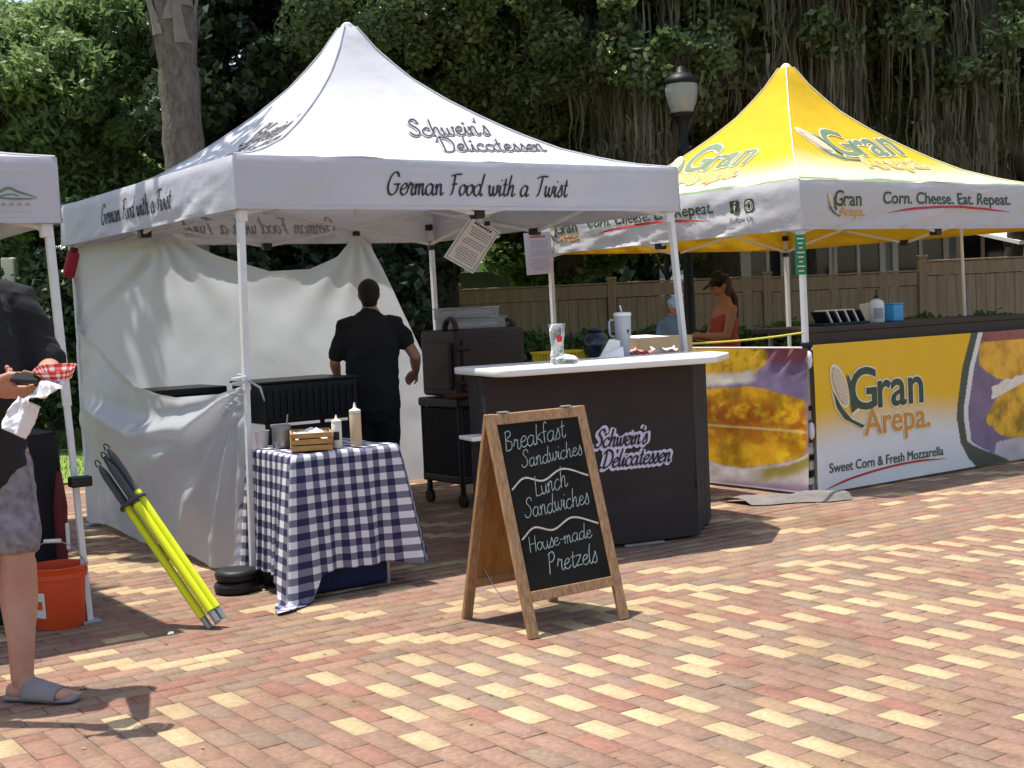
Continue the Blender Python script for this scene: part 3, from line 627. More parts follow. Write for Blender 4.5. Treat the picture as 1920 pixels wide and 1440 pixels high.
def porch_roof():
    D = 22.8; root = thing('porch_canopy', cp(9.4, D), 'bright white sunlit porch roof at the right edge beyond the fence', 'porch')
    arr('roof_panel', [tuple(v) for v in (cp(7.9, D + .7, 2.5), cp(11, D + .7, 2.5), cp(11.4, D - 1.2, 2.14), cp(8.3, D - 1.2, 2.14), cp(7.9, D + .7, 2.44), cp(11, D + .7, 2.44), cp(11.4, D - 1.2, 2.08), cp(8.3, D - 1.2, 2.08))], [(0, 3, 2, 1), (4, 5, 6, 7), (0, 1, 5, 4), (1, 2, 6, 5), (2, 3, 7, 6), (3, 0, 4, 7)], M['trim'], root)
    for x in (8.45, 11.1): MB().box(cp(x, D - 1.1, 1.04), (.1, .1, 2.08), YAW).build('post', M['trim'], root)
porch_roof()
def house_left():
    D = 23.8; root = thing('house', cp(-1.2, D), 'low grey house with pale roof edge beyond the fence behind the stall', 'house')
    MB().box(cp(-.9, D + 1.5, 1.1), (3.2, 3, 2.2), YAW).build('wall', M['darksiding'], root)
    V = [cp(-2.9, D - .4, 2.22), cp(.95, D - .4, 2.22), cp(.95, D + 3.4, 2.22), cp(-2.9, D + 3.4, 2.22), cp(-2.9, D + 1.5, 3.0), cp(.95, D + 1.5, 3.0)]
    arr('roof', [tuple(v) for v in V], [(0, 1, 5, 4), (2, 3, 4, 5), (1, 2, 5), (3, 0, 4), (3, 2, 1, 0)], M['roofing'], root)
    MB().box(cp(-.98, D - .42, 2.16), (3.9, .05, .17), YAW, bev=.01).build('fascia', M['trim'], root)
house_left()
MB().box(cp(-6.02, 16.2, 1.15), (.16, .16, 2.3), YAW, bev=.02).build('garden_post', M['cream'])
tag(bpy.data.objects['garden_post'], 'cream wooden post standing on the lawn behind the man in black', 'post')
def lamp():
    c = cp(1.90, 14.0, .13); root = thing('street_lamp', c, 'black street lamp with milky glass globe behind the canopies', 'street lamp')
    mb = MB(); mb.lathe(c, [(.17, -.135), (.17, .12), (.13, .2), (.1, .6), (.075, .7), (.055, .8), (.05, 2.8), (.065, 2.82), (.065, 2.9), (.045, 2.95), (.045, 3.1), (.085, 3.18), (.11, 3.2), (.11, 3.235)], 20); shade(mb.build('post', M['lampblack'], root), 50)
    g = MB(); g.lathe(c, [(.10, 3.236), (.115, 3.25), (.148, 3.34), (.168, 3.43), (.172, 3.49), (.165, 3.53)], 28); shade(g.build('globe', M['globe'], root), 60)
    h = MB(); h.lathe(c, [(.175, 3.531), (.182, 3.545), (.178, 3.57), (.15, 3.61), (.1, 3.64), (.06, 3.655), (.052, 3.70), (.03, 3.715), (.01, 3.72)], 28); shade(h.build('cap', M['lampblack'], root), 60)
lamp()
# ================================================================== CANOPIES
HS = np.array([0, .1, .2, .35, .48, .6, .7, .8, .9, .97, 1.0]); HG = np.array([0, .025, .065, .15, .26, .38, .49, .62, .79, .955, .985])
def prof(s): return np.interp(s, HS, HG)
class Canopy:
    """pop-up canopy on a square plan; faces: f(ront), r(ight), b(ack), l(eft)"""
    def __init__(s, cx, cy, half, e, v, p, flut=.008, seed=1):
        s.cx, s.cy, s.h, s.e, s.v, s.p, s.fl, s.seed = cx, cy, half, e, v, p, flut, seed
    def place(s, face, x, d, z):
        """x along the face seen from outside, d outward from the centre"""
        if face == 'f': return (s.cx + x, s.cy - d, z)
        if face == 'r': return (s.cx + d, s.cy + x, z)
        if face == 'b': return (s.cx - x, s.cy + d, z)
        return (s.cx - d, s.cy - x, z)
    def wr(s, face, x, q):
        x, q = np.asarray(x), np.asarray(q); k_ = s.seed + ord(face)
        return (vnoise(x * 2.3 + 9, q * 3.1, k_) - .5) + .45 * (vnoise(x * 5.2 + q * 3.5, q * 5 - x * 1.4, k_ + 5) - .5) + .28 * (vnoise(x * 13 + q * 9, q * 7 - x * 3, k_ + 9) - .5)
    def slope(s, face, x, sv, off=0):
        d = s.h * (1 - sv); z = s.e + (s.p - s.e) * prof(sv) - .035 * np.sin(np.pi * np.clip(sv, 0, 1)) * (1 - (x / max(d, .05)) ** 2 if abs(x) < d else 0)
        z = z + .03 * s.wr(face, x, sv * 2) * (1 if sv < .96 else 0) * (1 - min(1, abs(x) / max(d, .05)) ** 4); return s.place(face, x, d + off * .7, float(z) + off)
    def val(s, face, x, q, off=0):
        """q: 0 at the eave, 1 at the lower edge"""
        w = s.fl * math.sin(x * 5.1 + ord(face) + 2 * q) * q + s.fl * 3.2 * float(s.wr(face, x * 2.2 + 1.6 * q, q * 1.4)) * (q ** .7) * (1 - (abs(x) / s.h) ** 6)
        return s.place(face, x, s.h + .012 * min(1, q * 8) + w + off, s.e - s.v * q + .012 * (x / s.h) ** 2 * 0)
    def build(s, root, roofm, valm, colfn=None):
        n, k = 41, 33
        for fc in 'frbl':
            V = []; C = []
            for j in range(k):
                sv = j / (k - 1)
                for i in range(n):
                    x = (i / (n - 1) * 2 - 1) * s.h * (1 - sv); V.append(s.slope(fc, x, sv))
                    if colfn: C.append(colfn(fc, x, sv))
            o = arr('roof_panel', V, grid(n, k), roofm, root, True, col=np.array(C) if colfn else None)
            n2, k2 = 91, 13; V = [s.val(fc, (i / (n2 - 1) * 2 - 1) * (s.h + .012), j / (k2 - 1)) for j in range(k2) for i in range(n2)]
            arr('valance', V, grid(n2, k2), valm, root, True, col=np.tile(np.array([[.60, .59, .60]] if fc in 'fl' else [[.80, .50, .03]]), (len(V), 1)) if colfn else None)
        for fc in 'frbl':                                           # folded hem along each lower edge
            V = []; n3 = 91
            for q in (.93, 1.0):
                V += [s.val(fc, (i / (n3 - 1) * 2 - 1) * (s.h + .012), q, .0035) for i in range(n3)]
            arr('hem', V, grid(n3, 2), M['canvas_plain'] if not (colfn and fc in 'rb') else M['yellowcloth'], root, True)
        c = MB(); c.lathe((s.cx, s.cy, s.p - .03), [(.05, -.05), (.04, -.005), (.02, .012), (.004, .016)], 16)
        shade(c.build('peak_cap', roofm if not colfn else M['cream'], root), 60)
        e = MB(); h = s.h + .004                                   # stitched hem along the hips
        for sx, sy in ((-1, -1), (1, -1), (1, 1), (-1, 1)):
            pts = [(s.cx + sx * h * (1 - t), s.cy + sy * h * (1 - t), s.e + (s.p - s.e) * float(prof(t)) + .003) for t in np.linspace(0, .97, 18)]
            e.tube(pts, .006, 6)
        e.build('hip_seam', M['canvas_plain'] if not colfn else M['cream'], root)
    def frame(s, root, legs, metal, shoe=True, inner=.045, zt=None):
        zt = zt or s.e - .03; i = s.h - inner; zl = s.e - s.v
        for (sx, sy), (dx, dy) in legs.items():
            x, y = s.cx + sx * i, s.cy + sy * i; mb = MB(); m2 = MB()
            zm = 1.05; bx, by = x + dx, y + dy; f = zm / zt
            mb.tube([(bx + (x - bx) * f, by + (y - by) * f, zm), (x, y, zt)], .0175, square=True)
            m2.tube([(bx, by, .01), (bx + (x - bx) * (f + .02), by + (y - by) * (f + .02), zm + .02)], .0135, square=True)
            lg = mb.build('leg', M[metal], root); m2.build('inner_leg', M[metal], lg)
            MB().box((bx, by, .008), (.09, .09, .016), bev=.004).build('foot_plate', M['greymetal'], lg)
            MB().box((x, y, zl - .03), (.052, .052, .07), bev=.008).build('slider', M['blackplastic' if (sx, sy) == (1, 1) else 'whitemetal'], lg); MB().box((x - sx * .03, y - sy * .03, zl + .12), (.05, .05, .05), bev=.006).build('joint', M['blackplastic'], lg)
        for (x0, y0, x1, y1) in ((-1, -1, 1, -1), (1, -1, 1, 1), (1, 1, -1, 1), (-1, 1, -1, -1)):
            A = Vector((s.cx + x0 * i, s.cy + y0 * i, 0)); B = Vector((s.cx + x1 * i, s.cy + y1 * i, 0)); mid = (A + B) / 2; zh, zlo = s.e - .03, zl - .02; nn = Vector((-(B - A).y, (B - A).x, 0)).normalized() * .011
            for (P, zp, Q, zq) in ((A, zlo, mid, zh), (A, zh, mid, zlo), (B, zlo, mid, zh), (B, zh, mid, zlo)):
                o = nn if zp < zq else -nn
                MB().tube([(P.x + o.x, P.y + o.y, zp), (Q.x + o.x, Q.y + o.y, zq)], .0105, square=True).build('scissor_bar', M[metal], root)
            MB().box((mid.x, mid.y, zlo), (.07, .07, .05), bev=.008).build('bracket', M['blackplastic'], root)
        for sx, sy in ((-1, 0), (1, 0), (0, -1), (0, 1)):           # bars to the centre pole
            MB().tube([(s.cx + sx * i, s.cy + sy * i, s.e - .05), (s.cx + sx * .04, s.cy + sy * .04, s.e - .02 + .1)], .0105, square=True).build('roof_bar', M[metal], root)
        MB().tube([(s.cx, s.cy, s.e - .2), (s.cx, s.cy, s.p - .06)], .018, 10).build('centre_pole', M[metal], root)

W = Canopy(4.3335, 8.0357, 1.525, 2.278, .2825, 3.40, .006, 3)
wroot = thing('pop_up_canopy', (W.cx, W.cy, 0), 'large white pop-up canopy with script lettering over the deli stall', 'canopy', 'pop-up canopies over the stalls')
W.build(wroot, M['canvas'], M['canvas'])
W.frame(wroot, {(-1, -1): (-.05, 0), (1, -1): (.20, 0), (1, 1): (.03, 0), (-1, 1): (.02, 0)}, 'whitemetal')
SL = 1.525                     # slope lettering lives in (x across, y = s * half side)
def on_slope(can, face, off=.004): return lambda x, y: can.slope(face, x, y / SL, off)
def on_val(can, face, off=.004): return lambda x, y: can.val(face, x, 1 - y / can.v, off)
# slogan on every valance; deli name on the front and left slopes (the mascot picture is left out)
sv, sf, sw = script('German Food with a Twist', .058, .0135, .22, .5, sp=1.02)
for fc in 'frbl':
    k = 1.262 / sw; x0 = -.64 if fc == 'f' else -.63
    put('slogan', [(sv * k, sf, (x0, .083))], on_val(W, fc), M['ink'], wroot)
    if fc in 'bl': put('slogan_show_through', [(sv * k, sf, (x0, .083))], on_val(W, fc, -.004), M['greyink'], wroot)
def deli(xh, w, extra=0):
    a, fa, wa = script("Schwein's", xh, w + extra, .25, .6); b, fb, wb = script('Delicatessen', xh, w + extra, .25, .6); return (a, fa, wa), (b, fb, wb)
for fc, ox, oy in (('f', -.03, 0), ('l', -.05, .02)):
    for ex, off, mt in ((.024, .0035, 'greyink'), (.017, .0055, 'canvas_plain'), (0, .0085, 'ink')):
        (a, fa, wa), (b, fb, wb) = deli(.09, .016, ex)
        put('shop_name', [(a, fa, (ox, .70 + oy)), (b, fb, (ox + .1, .50 + oy))], on_slope(W, fc, off), M[mt], wroot)
# --- plain white canopy cut by the left edge of the frame
P = Canopy(.315, 7.865, 1.525, 2.215, .305, 3.2, .005, 8)
proot = thing('pop_up_canopy', (P.cx, P.cy, 0), 'plain white canopy corner with small green mountain logo above the man in black', 'canopy', 'pop-up canopies over the stalls')
P.build(proot, M['canvas_plain'], M['canvas_plain'])
P.frame(proot, {(-1, -1): (0, 0), (1, -1): (.09, 0), (1, 1): (.03, 0), (-1, 1): (0, 0)}, 'whitemetal')
lg = [ribbon([np.array(q) for q in smooth_line(pp)], w_, None, True) for pp, w_ in (
    ([(-.13, .0), (-.06, .022), (0, .052), (.05, .034), (.13, .012)], .011), ([(-.13, -.004), (-.05, .008), (.02, .004), (.13, .006)], .009), ([(-.05, .012), (-.02, .02), (.02, .024), (.05, .014)], .007))]
lv = [(np.array(v), f, (1.305, .105)) for v, f in lg]
for i in range(6):
    v, f = ribbon([np.array((0, 0.)), np.array((.004, .01)), np.array((.012, .008)), np.array((.016, 0.))], .004); lv.append((np.array(v), f, (1.2 + i * .036, .078)))
put('mountain_logo', lv, on_val(P, 'f'), M['fgreen'], proot)
put('logo_panel', [(*poly([(1.13, .05), (1.42, .05), (1.405, .052), (1.395, .175), (1.13, .178)]), (0, 0))], on_val(P, 'f', .002), M['canvas_plain'], proot)

# --- yellow canopy
Y = Canopy(8.4992, 8.0103, 1.525, 2.22, .345, 3.40, .0125, 5)
yroot = thing('pop_up_canopy', (Y.cx, Y.cy, 0), 'yellow and cream pop-up canopy with corn cob logo at the right', 'canopy', 'pop-up canopies over the stalls')
def ycol(fc, x, s_):
    t = float(sstep(.28, .52, s_ + .03 * math.sin(x * 2.2))); c = np.array((.72, .67, .46)) * (1 - t) + np.array((.74, .48, .022)) * t
    g = .03 + .028 * math.sin(x * 3.1 + .8)
    if g < s_ < g + .12: c = np.array((.2, .29, .17))
    elif s_ <= g: c = np.array((.64, .64, .63))
    return c
Y.build(yroot, M['ycanvas'], M['ycanvas'], ycol)
Y.frame(yroot, {(-1, -1): (.03, 0), (1, -1): (.05, 0), (1, 1): (.02, 0), (-1, 1): (.03, 0)}, 'whitemetal')
def corn(dx, dy, k, rot, fn, root, off, outline=True, faded=False):
    """corn-cob emblem: pink kernelled cob in green leaves"""
    cob = [(.055 * math.cos(t) * k, .13 * math.sin(t) * k) for t in np.linspace(0, 2 * math.pi, 26)[:-1]]
    l1 = [(-.075, .02), (-.05, -.09), (.0, -.17), (.075, -.235), (.085, -.3), (.0, -.24), (-.065, -.14)]; l2 = [(.02, -.2), (.05, -.1), (.085, .02), (.10, .03), (.1, -.08), (.085, -.2)]
    l3 = [(-.075, .0), (-.09, -.1), (-.06, -.2), (.06, -.33), (.09, -.33), (.0, -.235), (-.05, -.13)]
    out = [(x * 1.28, y * 1.16) for x, y in cob]
    if outline: put('emblem_outline', [(*poly(out), (dx, dy), rot), (*poly([(x * k * 1.16, y * k * 1.08 + .01) for x, y in l3]), (dx, dy), rot), (*poly([(x * k * 1.2 - .012, y * k * 1.12) for x, y in l2]), (dx, dy), rot)], fn(off), M['cream'], root)
    put('cob', [(*poly(cob), (dx, dy), rot)], fn(off + .003), M['pink'], root)
    kn = []
    for i in range(-3, 4):
        for j in range(-6, 7):
            x, y = i * .0165 * k, j * .0185 * k
            if (x / (.05 * k)) ** 2 + (y / (.122 * k)) ** 2 < .95: kn.append((*poly([(x - .006 * k, y - .0068 * k), (x + .006 * k, y - .0068 * k), (x + .006 * k, y + .0068 * k), (x - .006 * k, y + .0068 * k)], 0), (dx, dy), rot))
    put('kernel_pattern', kn, fn(off + .006), M['cream'], root)
    put('corn_leaf', [(*poly([(x * k, y * k) for x, y in q]), (dx, dy), rot) for q in (l3, l2)], fn(off + .006), M['fgreen' if faded else 'dgreen'], root)
def gran(dx, dy, H, fn, root, off, sx=1.0, faded=False, rot=0):
    """two-line arepa logo: big G + ran in green, Arepa. in orange, pale outline; (dx, dy) is the foot of the G"""
    g, o_ = ('fgreen', 'forange') if faded else ('dgreen', 'orange')
    G = sans('G', H * 1.42, H * .022, sx); r_ = sans('ran', H * 1.36, H * .022, sx); A = sans('Arepa.', H * .90, H * .014, sx)
    G2 = sans('G', H * 1.42, H * .062, sx); r2 = sans('ran', H * 1.36, H * .062, sx); A2 = sans('Arepa.', H * .90, H * .048, sx)
    gx = G[2] * .97; ax = H * .5 * sx
    put('logo_outline', [(G2[0], G2[1], (dx, dy), rot), (r2[0], r2[1], (dx + gx * math.cos(rot), dy + gx * math.sin(rot)), rot), (A2[0], A2[1], (dx + ax * math.cos(rot) + H * .64 * math.sin(rot), dy - H * .64 * math.cos(rot) + ax * math.sin(rot)), rot)], fn(off), M['cream'], root)
    put('logo_word', [(G[0], G[1], (dx, dy), rot), (r_[0], r_[1], (dx + gx * math.cos(rot), dy + gx * math.sin(rot)), rot)], fn(off + .003), M[g], root)
    put('logo_second_word', [(A[0], A[1], (dx + ax * math.cos(rot) + H * .64 * math.sin(rot), dy - H * .64 * math.cos(rot) + ax * math.sin(rot)), rot)], fn(off + .003), M[o_], root)
for fc in 'fl':
    fs = lambda off, fc=fc: on_slope(Y, fc, off)
    gran(-.25 if fc == 'f' else -.5, .76 if fc == 'f' else .70, .29, fs, yroot, .005, 1.05, True)
    if fc == 'f': corn(-.36, .9, 1.05, .75, fs, yroot, .004, True, True)
    else: corn(-.62, .80, .8, .6, fs, yroot, .004, True, True)
for fc in 'fl':
    fv = lambda off, fc=fc: on_val(Y, fc, off)
    x0 = -1.2 if fc == 'f' else -1.30
    gran(x0, .165, .112, fv, yroot, .004, 1.0); corn(x0 - .035, .2, .42, .45, fv, yroot, .004, False)
    x1 = -.672 if fc == 'f' else -.86; k = 1.525 / sans('Corn. Cheese. Eat. Repeat.', .125)[2]
    for w_, o_ in words('Corn. Cheese. Eat. Repeat.', .125): t = sans(w_, .125, .0018); put('tagline_word', [(t[0] * np.array([k, 1, 1]), t[1], (x1 + o_ * k, .185))], fv(.005), M['dgreen'], yroot)
    ln = smooth_line([(0, 0), (.3, .035), (.75, .05), (1.1, .04), (1.45, .012)]); v, f = ribbon(ln, .017, None, True); put('red_swoosh', [(np.array(v), f, (x1 + .05, .115))], fv(.005), M['redink'], yroot)
# social icons at the left valance's near end
fv = on_val(Y, 'l', .005); fv2 = on_val(Y, 'l', .008)
def rrect(w, h, r): return [(sx * (w / 2 - r) + r * math.cos(a + t), sy * (h / 2 - r) + r * math.sin(a + t)) for sx, sy, a in ((1, 1, 0), (-1, 1, math.pi / 2), (-1, -1, math.pi), (1, -1, 1.5 * math.pi)) for t in (0, .5, 1.0, 1.57)]
put('social_icon', [(*poly(rrect(.1, .1, .02)), (.9, .205)), (*poly(rrect(.1, .1, .026)), (1.05, .205))], fv, M['dgreen'], yroot)
ft = sans('f', .115, 0); ring = []
for rad, w_ in ((.022, .008), (.036, .006)):
    v, f = ribbon([np.array((rad * math.cos(t) * (1 if rad < .03 else 1), rad * math.sin(t))) for t in np.linspace(0, 2 * math.pi, 20)], w_); ring.append((np.array(v), f, (1.05, .205)))
put('icon_mark', [(ft[0], ft[1], (.885, .165))] + ring, fv2, M['cream'], yroot)
fo = sans('Follow Us', .058, 0); put('icon_caption', [(fo[0], fo[1], (.86, .09))], fv, M['dgreen'], yroot)
# green card and straps on the near-left leg are built with the stall below
# ================================================================== SHEETS TIED TO THE WHITE CANOPY
def left_sheet():
    root = thing('side_sheet', (2.83, 8, 0), 'white fabric sheet sagging between the two left legs of the deli canopy', 'fabric sheet', 'white sheets tied to the deli canopy')
    n, k = 110, 70; V = []
    bt, zt = [6.56, 6.63, 6.9, 7.5, 8.34, 9.0, 9.5], [1.085, 1.065, 1.02, .985, 1.03, 1.265, 1.41]
    tie = np.array((6.57, 1.075))
    for j in range(k):
        v = j / (k - 1)
        for i in range(n):
            u = i / (n - 1); b = 6.57 + u * 2.93; top = float(np.interp(b, bt, zt)); bot = .035 + .06 * math.exp(-((b - 6.7) / .3) ** 2) + .02 * math.sin(b * 5)
            z = bot + (top - bot) * (1 - v); b2 = b
            if b < 6.9: b2 = b + .10 * v * (1 - (b - 6.57) / .33)
            dx, dz = b2 - tie[0], tie[1] - z; r = math.hypot(dx, dz) + 1e-6; th = math.atan2(dz, dx)
            fold = .07 * (.5 + .5 * math.sin(th * 19 + 1.2 * vnoise(np.array([r * 2.]), np.array([th]), 4)[0])) ** 2 * math.exp(-r * .75) * min(1, r * 5)
            zr = float(np.interp(b, [6.57, 7.2, 8.2, 9.5], [1.02, .84, .735, .90])); roll = .085 * math.exp(-((z - zr) / .06) ** 2) * (1 - math.exp(-r * 2.5)) * min(1, (9.55 - b) * 1.4) + .035 * math.exp(-((z - zr + .14) / .1) ** 2) * min(1, max(0, (b - 6.9)))
            belly = .05 * math.sin(math.pi * u) * math.sin(math.pi * min(1, v * 1.1)) + .005 * float(fbm(np.array([b * 7 + z * 5]), np.array([z * 9. - b * 2]), 3, 17)[0] - .5) * 2 + .03 * float(fbm(np.array([b * 2.2]), np.array([z * 3.1]), 3, 7)[0] - .5) * 2
            hem = .015 * math.exp(-(v / .03) ** 2)
            V.append((2.845 - fold - roll - belly - hem, b2, z))
    arr('cloth', V, grid(n, k), M['sheet'], root, True)
    mb = MB(); mb.tube([(2.79 + .035 * math.cos(t), 6.555 + .035 * math.sin(t), 1.075 + .004 * t) for t in np.linspace(0, 14, 60)], .008, 6); mb.build('knot', M['sheet'], root, True)
    tail = MB(); tail.tube([(2.83, 6.53, 1.1), (2.88, 6.5, 1.06), (2.9, 6.5, .99)], [.012, .016, .008], 6, flat=.4); tail.build('knot_tail', M['sheet'], root, True)
left_sheet()
def back_sheet():
    root = thing('back_sheet', (4.3, 9.5, 0), 'white fabric sheet hung in swags across the back of the deli canopy', 'fabric sheet', 'white sheets tied to the deli canopy')
    n, k = 120, 60; V = []; at, ztp = [2.83, 2.95, 3.2, 3.49, 3.62, 3.89, 4.27, 4.59, 4.87, 5.06, 5.12, 5.21], [1.97, 1.99, 2.05, 2.105, 2.05, 1.91, 1.785, 1.795, 1.89, 2.03, 2.07, 2.05]
    for j in range(k):
        v = j / (k - 1)
        for i in range(n):
            u = i / (n - 1); a0 = 2.83 + u * 2.38; top = float(np.interp(a0, at, ztp)); z = .04 + (top - .04) * (1 - v); ar = 5.21 + (2.05 - z) * .474; a = 2.83 + u * (ar - 2.83); d = 0
            for (ha, hz) in ((5.12, 2.08), (3.49, 2.11)):
                dx, dz = a - ha, hz - z; r = math.hypot(dx, dz) + 1e-5; th = math.atan2(dx, dz); d += .02 * math.sin(th * 13 + 1) * math.exp(-r * 1.5) * min(1, r * 6)
            d += .006 * math.sin(a * 6 + z * 1.5) * v + .035 * float(fbm(np.array([a * 1.7]), np.array([z * 1.9]), 4, 3)[0] - .5); d -= .06 * math.sin(math.pi * u) * math.sin(math.pi * v)
            fl = a - 2.86 - (z - 1.38) * 1.1; d += .035 * math.exp(-(fl / .05) ** 2) * (1 if 1.3 < z < 1.95 else 0)
            V.append((a, 9.5 - d, z))
    arr('cloth', V, grid(n, k), M['sheet'], root, True)
    MB().box((5.12, 9.52, 2.07), (.05, .05, .04), bev=.01).build('clip', M['blackplastic'], root)
back_sheet()

# ================================================================== STALL FURNITURE
def extrude(pts, z0, z1, r=0):
    n = len(pts); V = [(x, y, z0) for x, y in pts] + [(x, y, z1) for x, y in pts]; return V, [tuple(range(n - 1, -1, -1)), tuple(range(n, 2 * n))] + [(i, (i + 1) % n, n + (i + 1) % n, n + i) for i in range(n)]
def roundpoly(pts, r, k=6):
    out = []; n = len(pts)
    for i in range(n):
        p0, p1, p2 = (np.array(pts[(i + q) % n], float) for q in (-1, 0, 1)); a = (p0 - p1) / np.linalg.norm(p0 - p1); b = (p2 - p1) / np.linalg.norm(p2 - p1); rr = r[i] if isinstance(r, (list, tuple)) else r
        for t in np.linspace(0, 1, k): out.append(tuple((1 - t) ** 2 * (p1 + a * rr) + 2 * t * (1 - t) * p1 + t * t * (p1 + b * rr)))
    return out
def bevel_all(o, w=.006, seg=2, ang=35):
    bm = bmesh.new(); bm.from_mesh(o.data); es = [e for e in bm.edges if len(e.link_faces) == 2 and e.calc_face_angle(0) > math.radians(ang)]
    bmesh.ops.bevel(bm, geom=es, offset=w, segments=seg, affect='EDGES', profile=.5); bm.to_mesh(o.data); bm.free(); return shade(o, 50)
# --- serving counter with printed skirt
def counter():
    root = thing('serving_counter', (4.8, 6.2, 0), 'portable serving counter with white top and dark printed skirt', 'counter')
    top = roundpoly([(3.99, 5.9), (5.36, 5.665), (5.76, 5.97), (5.93, 6.42), (4.14, 6.62)], [.12, .05, .05, .05, .08])
    bevel_all(arr('counter_top', *extrude(top, 1.048, 1.088), M['counter'], root), .008)
    A, B = Vector((4.05, 6.135, 0)), Vector((5.361, 5.876, 0)); ex = (B - A).normalized(); nn = Vector((ex.y, -ex.x, 0)); Wd = (B - A).length
    def fn(x, z, off=0):
        w = .006 * math.sin(x * 7 + z * 3) * (1 - z) + .012 * float(vnoise(np.array([x * 3.]), np.array([z * 2.2 + x]), 8)[0] - .5) - .012 * math.exp(-((z - .25 - .05 * x) / .03) ** 2) * .5
        return A + ex * x + nn * (w + off) + Vector((0, 0, z))
    n, k = 60, 40; V = [tuple(fn(i / (n - 1) * Wd, .02 + j / (k - 1) * 1.02)) for j in range(k) for i in range(n)]; sk = arr('skirt', V, grid(n, k), M['skirt'], root, True)
    E_ = Vector((5.80, 6.30, 0)); V = []; S2 = [(5.361, 5.876), (5.80, 6.24), (5.86, 6.36), (4.22, 6.56), (4.05, 6.135)]
    q = MB()
    for p0, p1 in zip(S2[:-1], S2[1:]):
        p0, p1 = Vector((*p0, 0)), Vector((*p1, 0)); m_ = 14; t = (p1 - p0).normalized(); n2 = Vector((t.y, -t.x, 0)); o = len(q.V)
        q.V += [tuple(p0 + (p1 - p0) * (i / m_) + n2 * .008 * math.sin(i * 1.3) * (1 if 0 < i < m_ else 0) + Vector((0, 0, z))) for z in (.02, .5, 1.04) for i in range(m_ + 1)]
        q.F += [(o + r * (m_ + 1) + i, o + r * (m_ + 1) + i + 1, o + (r + 1) * (m_ + 1) + i + 1, o + (r + 1) * (m_ + 1) + i) for r in (0, 1) for i in range(m_)]
    q.build('skirt_side', M['skirt'], root, True)
    for ex_, off, mt in ((.042, .004, 'lilac'), (0, .008, 'ink')):
        (a, fa, wa), (b, fb, wb) = deli(.052, .0155, ex_); k1 = 1.0
        put('shop_name', [(a, fa, (.66, .595)), (b, fb, (.70, .475))], lambda x, z: fn(x, z, off), M[mt], root)
    MB().box(tuple(A + ex * .95 + nn * .03 + Vector((0, 0, .012))), (.26, .02, .012), math.atan2(ex.y, ex.x)).build('foot_bar', M['greymetal'], root)
    MB().box((4.06, 6.26, .70), (.13, .2, .022), -.19, bev=.005).build('side_shelf', M['counter'], root)
counter()
def boot_glass():
    c = Vector((4.50, 6.05, 1.09)); root = thing('boot_glass', c, 'clear boot shaped beer glass with red badge on the serving counter', 'glass'); mb = MB()
    pts = [c + Vector(p) for p in ((.0, 0, .008), (-.004, .0, .04), (0, 0, .075), (0, 0, .12), (.002, 0, .17), (.002, 0, .225))]; mb.tube(pts, [.04, .041, .036, .036, .043, .048], 24)
    mb.tube([c + Vector(p) for p in ((-.025, .01, .018), (.03, -.02, .024), (.075, -.05, .02), (.1, -.066, .016))], [.03, .034, .027, .012], 14)
    o = mb.build('glass_body', M['glass'], root, True)
    r = MB(); r.tube([c + Vector((.002 + .048 * math.cos(t), .048 * math.sin(t), .225)) for t in np.linspace(0, 6.283, 30)], .003, 6); r.build('rim', M['glass'], root, True)
    d = CF * -.038 + Vector((0, 0, .145)) + CR * .012; v, f = poly([(.017 * math.cos(t), .02 * math.sin(t)) for t in np.linspace(0, 6.28, 20)[:-1]], 0)
    arr('badge', [tuple(c + d - CF * .006 + CR * float(p[0]) + Vector((0, 0, float(p[1])))) for p in v], f, M['redink'], root)
    pp = MB()
    for i in range(5): pp.box(c + Vector((.0, 0, .05 + i * .018)), (.045, .028, .002), rz=i * .8, rx=.9 + i * .2, ry=.3 * i)
    pp.build('folded_notes', M['paper'], root)
boot_glass()
def tumbler():
    c = Vector((5.33, 6.47, 1.09)); root = thing('tumbler', c, 'grey handled travel tumbler with straw on the counter', 'tumbler'); mb = MB()
    mb.lathe(c, [(.037, 0), (.039, .004), (.04, .1), (.05, .125), (.0535, .24), (.054, .248)], 28); shade(mb.build('body', M['tumbler'], root), 40)
    l = MB(); l.lathe(c, [(.056, .249), (.057, .262), (.05, .27), (.02, .272)], 28); shade(l.build('lid', M['offwhite'], root), 40)
    h = MB(); d = -CR; h.tube([c + d * x + Vector((0, 0, z)) for x, z in ((.048, .225), (.075, .226), (.085, .215), (.084, .15), (.078, .125), (.046, .12))], .0095, 10, flat=.7); h.build('handle', M['tumbler'], root, True)
    s = MB(); s.tube([c + Vector((-.012, -.01, .268)), c + Vector((-.025, -.01, .315))], .005, 8); s.build('straw', M['offwhite'], root, True)
    v, f = poly([(-.016, .012), (.016, .012), (0, -.022)], 0); arr('badge', [tuple(c + CR * (.028 + float(p[0]) * .5) - CF * .048 + Vector((0, 0, .15 + float(p[1])))) for p in v], f, M['ink'], root)
tumbler()
def napkins():
    c = Vector((5.11, 6.33, 1.09)); root = thing('paper_stack', c, 'folded white papers propped in front of the grey tumbler', 'paper'); e = Matrix.Rotation(YAW, 3, 'Z')
    for i, (w, h, m_) in enumerate(((.16, .065, 'paper'), (.13, .1, 'offwhite'))):
        P = [e @ Vector(p) for p in ((-w / 2, -.03 + i * .04, 0), (w / 2, -.03 + i * .04, 0), (w / 2, .02 + i * .04, h), (-w * .0, .02 + i * .04, h * (.5 + .6 * i)), (w / 2, .06 + i * .04, 0), (-w / 2, .06 + i * .04, 0))]
        arr('folded_sheet', [tuple(c + p) for p in P], [(0, 1, 2, 3), (2, 4, 5, 3), (0, 3, 5), (1, 4, 2)], M[m_], root)
napkins()
